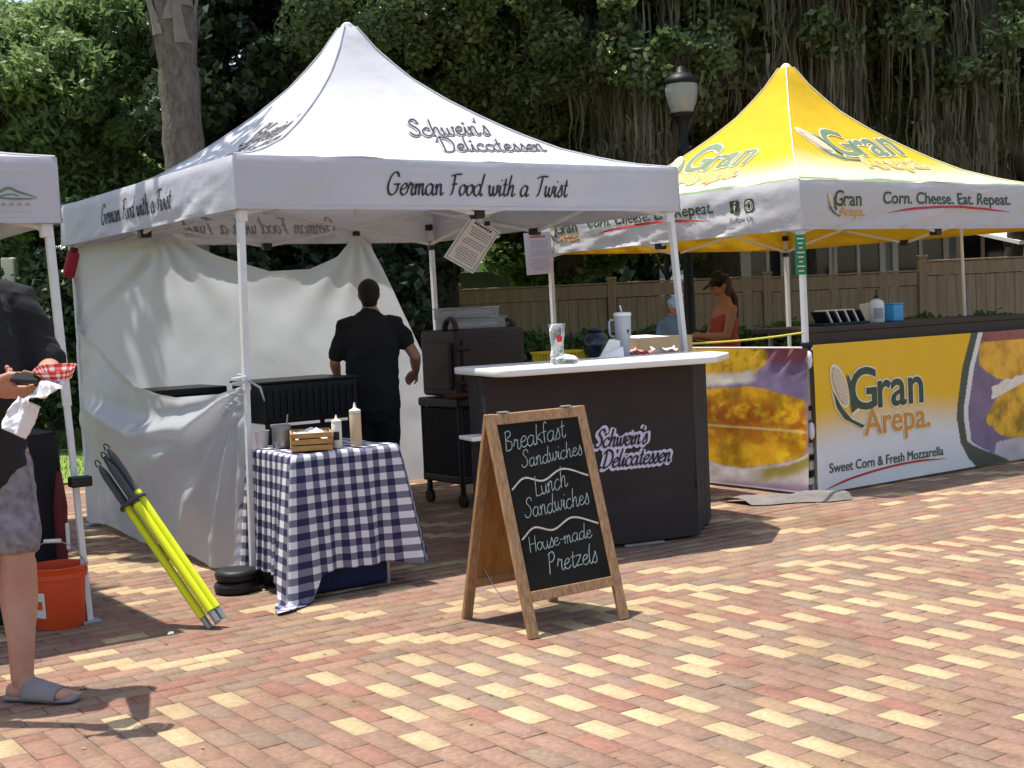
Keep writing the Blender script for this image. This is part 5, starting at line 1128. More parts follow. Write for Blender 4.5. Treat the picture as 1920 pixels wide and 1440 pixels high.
# ================================================================== YELLOW STALL
BX0, BX1, BY, BT = 7.03, 9.95, 6.465, 1.066
def banner_front():
    root = thing('banner', (8.5, BY, 0), 'wide yellow printed banner with corn logo across the front of the yellow stall', 'banner', 'printed banners round the yellow stall'); n, k = 330, 130
    a = np.linspace(BX0, BX1, n); z = np.linspace(.02, BT, k); A, Z = np.meshgrid(a, z)
    yl = np.stack([np.full(A.shape, .78), .46 + 0 * A, .012 + 0 * A], -1); wt = np.array((.70, .69, .68)); t = sstep(.30, .66, Z + .03 * np.sin(A * 3))[..., None]; C = wt * (1 - t) + yl * t
    L_ = np.interp(Z, [0, .1, .227, .4, .517, .8, 1.07], [8.87, 8.75, 8.66, 8.625, 8.63, 8.70, 8.81]); R1 = L_ + .085 + .35 * sstep(.25, 0, Z); R2 = R1 + .055 * sstep(.05, .3, Z)
    band = (A > L_) & (A < R1); edge = (A >= R1) & (A < R2); food = A >= R2
    C[band] = (.07, .085, .06); C[edge] = (.7, .7, .66)
    nz = fbm(A * 9, Z * 9, 5, 2); n2 = fbm(A * 30, Z * 30, 3, 8)
    F_ = np.array((.2, .145, .24)) * (.7 + .6 * nz[..., None]); top = Z > .93; F_[top] = np.array((.26, .085, .075)); F_[top] *= (.7 + .6 * nz[top][:, None])
    d1 = ((A - 9.95) / 1.05) ** 2 + ((Z - .88) / .30) ** 2 + .25 * (nz - .5); gold = np.array((.78, .42, .04)) * (1 - .4 * sstep(.45, .7, fbm(A * 5, Z * 5, 5, 22)))[..., None] + np.array((.25, .14, 0)) * (n2 - .4)[..., None]; F_ = np.where((d1 < 1)[..., None] & (Z < .99)[..., None], gold, F_)
    ch = np.abs(Z - .655 - .06 * np.sin(A * 4) - .08 * (nz - .5)) < .05; F_ = np.where((ch & (A > 9.02 + .1 * nz))[..., None], np.array((.80, .74, .62)) * (.8 + .3 * n2)[..., None], F_)
    d2 = ((A - 9.95) / .95) ** 2 + ((Z - .40) / .27) ** 2 + .2 * (nz - .5); g2 = np.array((.76, .42, .03)) * (1 - .6 * sstep(.36, .8, nz))[..., None] + np.array((.3, .16, .02)) * (n2 - .45)[..., None]; F_ = np.where((d2 < 1)[..., None], g2, F_)
    pp = (Z < .14 + .1 * nz) & (A > 9.05 + .3 * Z); F_ = np.where(pp[..., None], np.array((.55, .48, .5)) * (.7 + .5 * nz)[..., None], F_)
    C[food] = F_[food]; C = np.clip(C, .01, .85)
    Yv = BY + .012 * np.sin(A * 2.3 + Z * 2) + .018 * (fbm(A * 2.2, Z * 2.2, 3, 5) - .5)
    fnv = lambda off: (lambda x, y: (BX0 + x, BY + .012 * math.sin((BX0 + x) * 2.3 + y * 2) + .018 * float(fbm(np.array([(BX0 + x) * 2.2]), np.array([y * 2.2]), 3, 5)[0] - .5) - off, y))
    arr('vinyl', np.stack([A, Yv, Z], -1).reshape(-1, 3), grid(n, k), M['print'], root, True, col=C.reshape(-1, 3))
    gran(.35, .578, .30, fnv, root, .004, 1.06); corn(.26, .76, 1.15, .42, fnv, root, .0045)
    k_ = 1.30 / sans('Sweet Corn & Fresh Mozzarella', .098)[2]
    for w_, o_ in words('Sweet Corn & Fresh Mozzarella', .098): t = sans(w_, .098, .0012); put('caption_word', [(t[0] * np.array([k_, 1, 1]), t[1], (.115 + o_ * k_, .152))], fnv(.004), M['dgreen'], root)
    v, f = ribbon(smooth_line([(.05, .03), (.3, .085), (.7, .125), (1.1, .135), (1.45, .12)]), .016, None, True); put('red_swoosh', [(np.array(v), f, (0, 0))], fnv(.004), M['redink'], root)
    q = MB()
    for x in (BX0 + .01, BX1 - .01):
        for zz in (.06, BT - .03): q = MB(); q.tube([(x, BY - .004, zz), (x, BY + .01, zz)], .012, 12); q.build('grommet', M['greymetal'], root)
banner_front()
def banner_left():
    root = thing('banner', (6.965, 7.6, 0), 'printed banner with large golden arepa photo on the left side of the yellow stall', 'banner', 'printed banners round the yellow stall'); n, k = 200, 130; Ld = 2.2
    u = np.linspace(0, Ld, n); z = np.linspace(.02, 1.045, k); U_, Z = np.meshgrid(u, z); X = 1 - U_ / 1.13; Yv = 1 - (Z - .02) / 1.025
    nz = fbm(U_ * 7, Z * 7, 5, 12); n2 = fbm(U_ * 26, Z * 26, 3, 18); streak = fbm(U_ * 9 + Z * 4, Z * 22, 4, 3)
    C = np.array((.24, .18, .30)) * (.55 + .8 * nz[..., None])
    def over(mask, col): 
        nonlocal C; mm = mask[..., None] if mask.ndim == 2 else mask; C = C * (1 - mm) + col * mm
    over(sstep(.14, .07, Yv + .06 * (nz - .5)), np.array((.28, .10, .12)) * (.7 + .5 * nz[..., None]))
    over(sstep(.06, -.06, ((X - .12) / .56) ** 2 + ((Yv - .06) / .19) ** 2 - 1 + .25 * (nz - .5)), np.array((.76, .45, .03)) * (1 - .35 * sstep(.5, .72, n2))[..., None])
    over(sstep(.06, .02, np.abs(Yv - .235 + .2 * (X - .1) ** 2 + .05 * (nz - .5))) * sstep(.62, .5, X), np.array((.78, .72, .62)) * (.8 + .3 * n2[..., None]))
    top = .265 + .30 * (X - .45) ** 2 + .05 * (nz - .5); bot = .87 - .42 * (X - .4) ** 2 * (X > .4) - .2 * (X - .4) ** 2 * (X <= .4) + .05 * (nz - .5); body = sstep(top, top + .02, Yv) * sstep(bot, bot - .02, Yv) * sstep(1.03, .97, X + .03 * nz)
    over(body, np.array((.80, .44, .02)) * (1 - .45 * sstep(.36, .74, nz))[..., None] + np.array((.2, .26, .02)) * (n2 - .5)[..., None] + np.array((.12, .12, .0)) * sstep(.55, .75, fbm(U_ * 14, Z * 14, 3, 31))[..., None])
    char = body * sstep(.27, .02, np.abs(Yv - .46 - .05 * X)) * sstep(.40, .62, .45 * streak + .55 * fbm(U_ * 15, Z * 17, 5, 51) + .09 * sstep(.5, .1, np.abs(X - .45)))
    over(char * .92, np.array((.40, .10, .012)) * (.7 + .6 * n2[..., None]))
    char2 = body * sstep(.1, .0, np.abs(Yv - .64)) * sstep(.52, .66, streak); over(char2 * .8, np.array((.5, .17, .012)) * np.ones_like(C))
    over(body * sstep(.012, .004, np.abs(Yv - .565 - .01 * X)) * .8, np.array((.75, .6, .25)) * np.ones_like(C))
    over(sstep(bot - .03, bot, Yv) * sstep(1.0, .93, Yv + .06 * (X - .5)) * (1 - body), np.array((.66, .60, .60)) * (.5 + .8 * fbm(U_ * 5 + Z * 6, Z * 9 - U_ * 5, 4, 41)[..., None]))
    over(sstep(bot + .0, bot + .02, Yv) * sstep(bot + .12, bot + .06, Yv) * sstep(.45, .65, X), np.array((.3, .25, .06)) * np.ones_like(C))
    over(sstep(.985, 1.0, Yv), np.array((.66, .58, .68)) * np.ones_like(C))
    C = np.clip(C, .01, .85); w = .014 * np.sin(U_ * 3 + Z * 2) + .02 * (fbm(U_ * 3, Z * 3, 3, 6) - .5) + .012 * np.sin((U_ * 1.4 + Z) * 26) * sstep(.8, 1.0, Z) * sstep(.6, .1, U_)
    V = np.stack([6.965 + w, 6.475 + U_, Z + 0 * U_], -1); arr('vinyl', V.reshape(-1, 3), grid(n, k)[:, ::-1], M['print'], root, True, col=C.reshape(-1, 3))
    MB().tube([(6.965, 6.5, 1.05), (6.965, 6.475 + Ld, 1.05)], .008, 8).build('top_hem', M['pinkpaper'], root)
banner_left()
def yellow_stall():
    t = thing('serving_table', (8.5, 6.8, 0), 'dark topped serving table behind the yellow banner', 'table'); MB().box((8.42, 6.80, 1.165), (2.72, .56, .04), bev=.008).build('table_top', M['darktop'], t)
    MB().box((8.42, 6.535, 1.08), (2.70, .02, .125)).build('front_board', M['darktop'], t)
    for sx in (-1.25, 0, 1.25):
        for sy in (-.2, .2): MB().tube([(8.42 + sx, 6.8 + sy, 0), (8.42 + sx, 6.8 + sy, 1.14)], .018, 8).build('leg', M['greymetal'], t)
    z = 1.186; h = thing('brochure_rack', (7.62, 6.75, z), 'black tilted rack holding leaflets on the dark serving table', 'rack')
    MB().box((7.63, 6.75, z + .01), (.5, .16, .02), bev=.004).build('base', M['blackplastic'], h)
    for i in range(5): 
        MB().box((7.44 + i * .095, 6.75, z + .062), (.014, .14, .1), ry=-.55, bev=.003).build('divider', M['blackplastic'], h)
        if i < 4: MB().box((7.462 + i * .095, 6.742, z + .066), (.012, .12, .105), ry=-.55).build('leaflet', M['cream'] if i == 0 else M['offwhite'], h)
    p = thing('pump_bottle', (8.05, 6.74, z), 'white pump bottle with black top beside the blue box', 'bottle'); mb = MB(); mb.lathe((8.05, 6.74, z), [(.052, 0), (.056, .006), (.056, .14), (.045, .165), (.018, .175), (.018, .18)], 24); shade(mb.build('body', M['offwhite'], p), 40)
    mb = MB(); mb.lathe((8.05, 6.74, z + .181), [(.02, 0), (.02, .02), (.007, .025), (.006, .055), (.012, .058), (.012, .066)], 14); mb.tube([(8.05, 6.74, z + .24), (8.01, 6.71, z + .235)], .006, 8); shade(mb.build('pump', M['blackplastic'], p), 40)
    q = [((8.05 + (.0573) * math.cos(math.atan2(-CF.y, -CF.x) + t)), 6.74 + .0573 * math.sin(math.atan2(-CF.y, -CF.x) + t), z + zz) for zz in (.03, .11) for t in np.linspace(-.7, .7, 9)]; arr('label', q, [(i, i + 1, 10 + i, 9 + i) for i in range(8)], M['greyink'], p)
    b = thing('blue_box', (8.23, 6.76, z), 'bright blue plastic box on the dark serving table', 'box'); MB().box((8.245, 6.75, z + .065), (.13, .11, .13), .1, bev=.01).build('body', M['blue'], b); MB().box((8.245, 6.75, z + .134), (.135, .115, .01), .1, bev=.003).build('lid', M['blue'], b)
    w = thing('napkin_box', (8.17, 6.86, z), 'pale carton behind the blue box and the pump bottle', 'box'); MB().box((8.17, 6.89, z + .072), (.17, .1, .144), bev=.006).build('carton', M['offwhite'], w); MB().box((8.17, 6.89, z + .147), (.1, .03, .006)).build('opening', M['paper'], w)
    MB().tube([(9.50, 7.0, 0), (9.44, 7.0, 2.02)], .013, 8).build('display_pole', M['whitemetal']); tag(bpy.data.objects['display_pole'], 'thin white upright pole at the far end of the serving table', 'pole')
    # green card, straps and shoe on the front left leg; yellow cord between the stalls
    g = thing('green_card', (6.96, 6.48, 1.7), 'green printed card tied high on the yellow canopy front leg', 'sign'); MB().box((6.955, 6.475, 1.70), (.075, .008, .28), YAW, bev=.002).build('card', M['signgreen'], g); mb = MB()
    for k in range(8): mb.box(Vector((6.955, 6.475, 1.81 - k * .032)) - CF * .0055, (.05 - .012 * (k % 3), .002, .008), YAW)
    mb.build('print_lines', M['cream'], g)
    s = thing('leg_strap', (7.03, 6.5, .4), 'black and white webbing strap wound down the yellow canopy front leg', 'strap')
    for k, (zz, hh, m_) in enumerate(((1.06, .05, 'blackplastic'), (.62, .035, 'blackplastic'), (.52, .03, 'rubber'), (.40, .05, 'blackplastic'), (.32, .05, 'offwhite'), (.27, .04, 'blackplastic'), (.21, .06, 'offwhite'), (.155, .05, 'blackplastic'), (.1, .05, 'offwhite'))): MB().box((7.016 + .024 * (1 - zz / 2), 6.53, zz), (.052, .052, hh), .3 * k, bev=.008).build('strap_wrap', M[m_], s)
    for zz in (.96, .46): 
        m_ = MB(); m_.lathe((7.0 + .02, 6.488, zz - .06), [(.008, 0), (.022, .02), (.026, .06), (.02, .11), (.006, .125)], 12); shade(m_.build('tie_knot', M['paper'], s), 60)
    MB().box((7.05, 6.52, .045), (.075, .08, .07), bev=.012).build('shoe', M['greymetal'], s)
    n, k = 26, 16; V = []
    for j in range(k):
        for i in range(n):
            u, v = i / (n - 1), j / (k - 1); x = 6.42 + u * .62; y = 6.62 - u * .42 + (v - .4) * (.32 - .1 * u) + .04 * math.sin(u * 11) * (v - .5); V.append((x, y, .008 + .09 * float(fbm(np.array([u * 4.]), np.array([v * 3.]), 3, 4)[0]) * math.sin(math.pi * v)))
    tag(arr('ground_tarp', V, grid(n, k), M['greymat'], None, True), 'crumpled grey tarp on the paving at the yellow stall corner', 'tarp')
    mb = MB(); mb.tube([(5.895 + (6.95 - 5.895) * t, 6.47, 1.135 + .022 * t - .012 * math.sin(math.pi * t)) for t in np.linspace(0, 1, 16)], .0075, 6); tag(mb.build('yellow_cord', M['cord'], None, True), 'yellow cord stretched between the deli canopy and the yellow canopy', 'cord')
yellow_stall()
def litter():
    for i, (x, y, s, m_, lab) in enumerate(((2.84, 6.14, .03, 'paper', 'crumpled white paper scrap beside the checked cloth hem'), (2.09, 5.86, .014, 'offwhite', 'small pale pebble on the shade line left of the yellow poles'), (1.5, 5.23, .012, 'wood', 'small tan leaf scrap on the paving before the man'), (1.07, 6.28, .0, 'paper', ''))):
        if s == 0: continue
        bm = bmesh.new(); bmesh.ops.create_icosphere(bm, subdivisions=2, radius=s)
        for v in bm.verts: v.co *= 1 + .35 * math.sin(v.co.x * 130 / s * .03 + v.co.y * 200); v.co.z *= .5
        me = bpy.data.meshes.new('litter_scrap'); bm.to_mesh(me); bm.free(); me.materials.append(M[m_]); o = bpy.data.objects.new('litter_scrap', me); o.location = (x, y, s * .4); COL.objects.link(o); tag(o, lab, 'litter')
litter()
# ================================================================== PEOPLE
class Fig:
    """collects tapered limbs in a local frame (x right, y forward, z up) and fuses them into one continuous surface"""
    def __init__(s, loc, fwd, k=1.0):
        f = Vector((fwd[0], fwd[1], 0)).normalized(); r = Vector((f.y, -f.x, 0)); s.M = Matrix(((r.x, f.x, 0, loc[0]), (r.y, f.y, 0, loc[1]), (0, 0, 1, loc[2]), (0, 0, 0, 1))) @ Matrix.Scale(k, 4)
    def w(s, p): return s.M @ Vector(p)
    def loc(s, p): return s.M.inverted() @ Vector(p)
    def loft(s, mb, pts, rad, n=18, side=None, ends=True):
        """pts: centres; rad: r or (r across, r deep); rounded ends"""
        pts = [Vector(p) for p in pts]; rad = [r if isinstance(r, tuple) else (r, r) for r in rad]
        if ends:
            d0 = (pts[0] - pts[1]).normalized(); d1 = (pts[-1] - pts[-2]).normalized(); r0, r1 = rad[0], rad[-1]; a0, a1 = min(r0), min(r1)
            pts = [pts[0] + d0 * a0 * .95, pts[0] + d0 * a0 * .6] + pts + [pts[-1] + d1 * a1 * .6, pts[-1] + d1 * a1 * .95]
            rad = [(r0[0] * .3, r0[1] * .3), (r0[0] * .8, r0[1] * .8)] + rad + [(r1[0] * .8, r1[1] * .8), (r1[0] * .3, r1[1] * .3)]
        V = []; K = len(pts); up = Vector(side) if side else None
        for i, p in enumerate(pts):
            d = (pts[min(i + 1, K - 1)] - pts[max(i - 1, 0)]).normalized()
            if up is None: up = Vector((1, 0, 0)) if abs(d.x) < .8 else Vector((0, 1, 0))
            a = (up - d * up.dot(d)).normalized(); b = d.cross(a); up = a if side is None else up
            V += [p + a * math.cos(2 * math.pi * j / n) * rad[i][0] + b * math.sin(2 * math.pi * j / n) * rad[i][1] for j in range(n)]
        F = [(i * n + j, i * n + (j + 1) % n, (i + 1) * n + (j + 1) % n, (i + 1) * n + j) for i in range(K - 1) for j in range(n)] + [tuple(range(n - 1, -1, -1)), tuple((K - 1) * n + j for j in range(n))]
        mb.add(V, F)
    def ball(s, mb, c, r):
        c = Vector(c); r = r if isinstance(r, tuple) else (r, r, r); V = []; n = 16; k = 10
        for i in range(1, k):
            t = math.pi * i / k; V += [c + Vector((r[0] * math.sin(t) * math.cos(2 * math.pi * j / n), r[1] * math.sin(t) * math.sin(2 * math.pi * j / n), -r[2] * math.cos(t))) for j in range(n)]
        V += [c - Vector((0, 0, r[2])), c + Vector((0, 0, r[2]))]; m_ = (k - 1) * n
        F = [(i * n + j, i * n + (j + 1) % n, (i + 1) * n + (j + 1) % n, (i + 1) * n + j) for i in range(k - 2) for j in range(n)] + [(m_, (j + 1) % n, j) for j in range(n)] + [(m_ + 1, (k - 2) * n + j, (k - 2) * n + (j + 1) % n) for j in range(n)]
        mb.add(V, F)
    def fuse(s, mb, name, material, parent, voxel=.009, smooth=4, wrinkle=0, wscale=9):
        me = bpy.data.meshes.new(name); me.from_pydata([tuple(s.w(v)) for v in mb.V], [], mb.F); o = bpy.data.objects.new(name, me); COL.objects.link(o)
        r = o.modifiers.new('r', 'REMESH'); r.mode = 'VOXEL'; r.voxel_size = voxel; r.use_smooth_shade = True
        sm = o.modifiers.new('s', 'SMOOTH'); sm.iterations = smooth; sm.factor = .6
        bpy.context.view_layer.update(); me2 = bpy.data.meshes.new_from_object(o.evaluated_get(bpy.context.evaluated_depsgraph_get())); bpy.data.objects.remove(o); me2.name = name
        if wrinkle:
            n = len(me2.vertices); co = np.zeros(n * 3, np.float32); me2.vertices.foreach_get('co', co); co = co.reshape(-1, 3); nr = np.zeros(n * 3, np.float32); me2.vertices.foreach_get('normal', nr); nr = nr.reshape(-1, 3)
            h = fbm(co[:, 0] * wscale + co[:, 2] * wscale * .8, co[:, 1] * wscale + co[:, 2] * wscale * 1.3, 3, 4) - .5; me2.vertices.foreach_set('co', (co + nr * (h * wrinkle)[:, None]).ravel())
        me2.polygons.foreach_set('use_smooth', np.ones(len(me2.polygons), bool)); me2.materials.clear(); me2.materials.append(material)
        return link(bpy.data.objects.new(name, me2), parent)
    def arm(s, mb, sh, el, wr, thick=1.0):
        sh, el, wr = Vector(sh), Vector(el), Vector(wr); t = thick
        s.loft(mb, [sh, sh + (el - sh) * .45, el], [.052 * t, .047 * t, .039 * t]); s.loft(mb, [el, el + (wr - el) * .3, wr], [.040 * t, .041 * t, .026 * t])
    def hand(s, mb, wr, d, palm_n, curl=.6, side=1, k=1.0):
        """palm from the wrist along d, palm_n out of the palm; side +1 puts the thumb toward d x palm_n"""
        wr, d, pn = Vector(wr), Vector(d).normalized(), Vector(palm_n); pn = (pn - d * pn.dot(d)).normalized(); t = d.cross(pn) * side
        s.loft(mb, [wr, wr + d * .045 * k, wr + d * .09 * k], [(.026 * k, .02 * k), (.04 * k, .016 * k), (.041 * k, .013 * k)], side=t)
        for i, (o, L_) in enumerate(((.03, .068), (.011, .078), (-.009, .072), (-.028, .055))):
            p = wr + d * .088 * k + t * o * k; c = curl * (1 + .12 * i); q = p; pts = [p - d * .02]; a = 0
            for seg in (.45, .32, .26): a += c * .75; dd = d * math.cos(a) + pn * math.sin(a); q = q + dd * L_ * seg * k; pts.append(q)
            s.loft(mb, pts, [.0098 * k, .0094 * k, .0086 * k, .0072 * k], 10)
        p = wr + d * .03 * k + t * .026 * k; e = p + (d * .6 + t * .55 + pn * .35) * .045 * k; s.loft(mb, [p, e, e + (d * .85 + t * .1 + pn * .35) * .045 * k], [.0135 * k, .0115 * k, .0085 * k], 10)
    def leg(s, mb, hip, kn, an, t=1.0):
        hip, kn, an = Vector(hip), Vector(kn), Vector(an); c = an + (kn - an) * .68 + Vector((0, -.018, 0))
        s.loft(mb, [hip, hip + (kn - hip) * .5, kn + (hip - kn) * .08], [.088 * t, .074 * t, .056 * t]); s.loft(mb, [kn, c, an + (kn - an) * .3, an], [.054 * t, .058 * t, .04 * t, .034 * t])
    def foot(s, mb, an, d, k=1.0):
        an = Vector(an); d = Vector(d).normalized(); z = Vector((0, 0, 1))
        h = Vector((an.x, an.y, .035)) - d * .035; s.loft(mb, [h, h + d * .1 + z * .008, h + d * .19 - z * .008, h + d * .215 - z * .012], [(.034, .035), (.04, .034), (.046, .022), (.042, .018)], side=d.cross(z)); s.loft(mb, [an + z * .02, Vector((an.x, an.y, .05)) + d * .02], [.036, .04])
        t = d.cross(z)
        for i, o in enumerate((-.034, -.013, .006, .022, .036)):
            p = h + d * (.205 - .004 * i * i * .6) + t * o; p.z = .02; s.loft(mb, [p, p + d * (.042 - .006 * i)], [.0125 - .001 * i, .0095 - .0008 * i], 10)
    def head(s, mb, c, fwd=(0, 1, 0), tilt=0, k=1.0):
        """c: centre of the skull; adds face, ears and neck stub"""
        R = Matrix.Rotation(math.atan2(-fwd[0], fwd[1]), 3, 'Z') @ Matrix.Rotation(-tilt, 3, 'X'); c = Vector(c); P = lambda x, y, z: c + R @ Vector((x, y, z)) * k
        def L(pts, rad, n=16): s.loft(mb, [P(*p) for p in pts], [(r[0] * k, r[1] * k) if isinstance(r, tuple) else r * k for r in rad], n, side=R @ Vector((1, 0, 0)))
        L([(0, -.008, .066), (0, -.008, .025), (0, 0, -.02), (0, .012, -.065), (0, .022, -.097)], [(.064, .08), (.077, .097), (.072, .09), (.06, .07), (.038, .042)])
        L([(0, .088, .0), (0, .108, -.03), (0, .1, -.045)], [.009, .013, .012], 10)
        for sx in (-1, 1):
            L([(sx * .03, .083, .006), (sx * .05, .072, .008)], [.012, .01], 10); s.ball(mb, P(sx * .034, .083, -.008), .0115 * k); L([(sx * .074, -.005, .02), (sx * .08, -.015, -.005), (sx * .074, -.006, -.035)], [(.007, .018), (.009, .02), (.006, .012)], 10); L([(sx * .03, .07, -.04), (sx * .045, .055, -.05)], [.02, .02], 10)
        L([(-.022, .088, -.072), (0, .096, -.07), (.022, .088, -.072)], [.006, .009, .006], 10); L([(-.018, .085, -.084), (0, .092, -.083), (.018, .085, -.084)], [.006, .009, .006], 10)
        return P
def eyes(P, root, k=1.0):
    for sx in (-1, 1):
        q = MB(); c = P(sx * .034, .0905, -.006); bm = bmesh.new(); bmesh.ops.create_icosphere(bm, subdivisions=2, radius=.0078 * k); V = [tuple(v.co + c) for v in bm.verts]; bm.verts.index_update(); F = [tuple(v.index for v in f.verts) for f in bm.faces]; bm.free(); arr('eye', V, F, M['paper'], root, True)
        b = MB(); a = P(sx * .02, .093, .018); e = P(sx * .05, .082, .018); b.tube([a, (a + e) / 2 + Vector((0, 0, .004)), e], [.003, .004, .002], 6); b.build('eyebrow', M['hair'], root)

def man():
    base = cp(-2.10, 5.13); fw = (-.08, -1); g = Fig(base, fw, 1.04); root = thing('person', base, 'man in black t-shirt and grey shorts at the left edge holding a snack tray', 'person'); b = MB()
    an_l = g.loc((1.275, 5.235, .085)); an_r = Vector((.11, -.03, .085)); kn_l = Vector((-.125, .085, .50)); kn_r = Vector((.115, .02, .50))
    g.loft(b, [(0, 0, .92), (0, .0, 1.02), (0, .02, 1.16), (0, .01, 1.32), (0, -.005, 1.45), (0, -.01, 1.53)], [(.165, .12), (.165, .125), (.165, .135), (.175, .13), (.17, .11), (.09, .07)], side=(1, 0, 0))
    g.leg(b, (-.098, .0, .90), kn_l, an_l, 1.2); g.leg(b, (.098, 0, .90), kn_r, an_r, 1.2)
    fd = g.M.to_3x3().inverted() @ Vector((.66, -.75, 0)); g.foot(b, an_l, fd); g.foot(b, an_r, (.25, 1, 0))
    g.loft(b, [(0, -.01, 1.5), (0, .01, 1.6), (0, .02, 1.66)], [.06, .055, .056]); Ph = g.head(b, (0, .02, 1.73), (-.3, 1, 0), .3)
    S_l, S_r = (-.195, -.01, 1.475), (.195, -.01, 1.475); wr_r = g.loc(cp(-1.895, 4.80, 1.20)); el_r = Vector((.30, .10, 1.17)); wr_l = g.loc(cp(-1.69, 4.86, 1.235)); el_l = Vector((-.285, .06, 1.215))
    g.arm(b, S_r, el_r, wr_r, 1.06); g.arm(b, S_l, el_l, wr_l, 1.06)
    inv = g.M.to_3x3().inverted(); R_ = (inv @ CR).normalized(); Nn = (inv @ -CF).normalized(); Uz = Vector((0, 0, 1))
    # right hand: fingers run under the phone and tray to the right of the picture, thumb on top
    palm = wr_r + R_ * .05 + Nn * .02 + Uz * .012
    g.loft(b, [wr_r, palm, palm + R_ * .045 + Uz * .004], [(.027, .024), (.04, .022), (.04, .018)], side=(Uz * .8 + Nn * .6))
    for i, (up, L_) in enumerate(((.022, .085), (.004, .095), (-.014, .09), (-.03, .07))):
        p = palm + R_ * .04 + Uz * (up * .7 - .008) + Nn * (up * .55); q1 = p + R_ * L_ * .45 - Uz * .008 + Nn * .010; q2 = q1 + R_ * L_ * .34 + Nn * .004; q3 = q2 + R_ * L_ * .24 + Uz * .006
        g.loft(b, [p - R_ * .03, p, q1, q2, q3], [.0105, .0105, .0098, .009, .0075], 10)
    t0 = palm + Uz * .032 + R_ * .012 + Nn * .03; t1 = t0 + R_ * .045 + Uz * .014 + Nn * .012; t2 = t1 + R_ * .038 + Uz * .001 + Nn * .004
    g.loft(b, [palm + Nn * .01, t0, t1, t2], [.018, .0155, .012, .0095], 10)
    g.hand(b, wr_l, R_ * -.75 + Nn * .5, Uz, .5, -1)
    body = g.fuse(b, 'body', M['skin'], root, .0052, 3); eyes(Ph, root)
    h = MB(); g.ball(h, (0, -.012, 1.762), (.086, .1, .086)); g.loft(h, [(0, -.025, 1.74), (0, -.03, 1.69), (0, -.025, 1.655)], [(.079, .075), (.07, .058), (.056, .042)], side=(1, 0, 0)); g.fuse(h, 'hair', M['hair'], root, .008, 2)
    # t-shirt
    t = MB(); g.loft(t, [(0, .005, .86), (0, .01, .95), (0, .03, 1.1), (0, .03, 1.22), (0, .015, 1.36), (0, .0, 1.46), (0, -.01, 1.535)], [(.20, .15), (.2, .155), (.2, .172), (.205, .17), (.21, .145), (.19, .118), (.085, .075)], side=(1, 0, 0))
    for sx, sh, el in ((-1, Vector(S_l), el_l), (1, Vector(S_r), el_r)): g.loft(t, [sh + Vector((-sx * .05, 0, .0)), sh, sh + (el - sh) * .45, sh + (el - sh) * .92], [(.08, .08), (.078, .078), (.074, .078), (.074, .082)])
    g.fuse(t, 't_shirt', M['tshirt'], root, .009, 4, .035, 8)
    # shorts
    t = MB(); g.loft(t, [(0, .0, .80), (0, 0, .9), (0, .0, 1.0)], [(.185, .14), (.19, .145), (.175, .135)], side=(1, 0, 0))
    for kn, sx in ((kn_l, -1), (kn_r, 1)): hp = Vector((sx * .098, 0, .88)); g.loft(t, [hp, hp + (kn - hp) * .4, hp + (kn - hp) * .74], [.108, .106, .108])
    g.fuse(t, 'shorts', M['shorts'], root, .009, 3, .02, 12)
    # sandals
    for an, d in ((an_l, fd), (an_r, Vector((.25, 1, 0)))):
        d = Vector((d[0], d[1], 0)).normalized(); o = Vector((an.x, an.y, 0)) - d * .06; s = d.cross(Vector((0, 0, 1))); t = MB()
        g.loft(t, [o + Vector((0, 0, .014)), o + d * .1 + Vector((0, 0, .014)), o + d * .2 + Vector((0, 0, .012)), o + d * .27 + Vector((0, 0, .014))], [(.038, .016), (.04, .015), (.052, .014), (.04, .013)], side=s)
        sd = g.fuse(t, 'sandal', M['sandal'], root, .006, 2); V = []
        for j in range(8):
            for i in range(17):
                a = math.pi * i / 16; q = o + d * (.085 + .135 * j / 7) + s * (math.cos(a) * (.056 + .003 * j / 7)) + Vector((0, 0, .016 + math.sin(a) * (.078 - .04 * j / 7))); V.append(tuple(g.w(q)))
        st = arr('sandal_strap', V, grid(17, 8), M['sandal'], sd, True); m_ = st.modifiers.new('solid', 'SOLIDIFY'); m_.thickness = .007; m_.offset = 1
    return g
man()
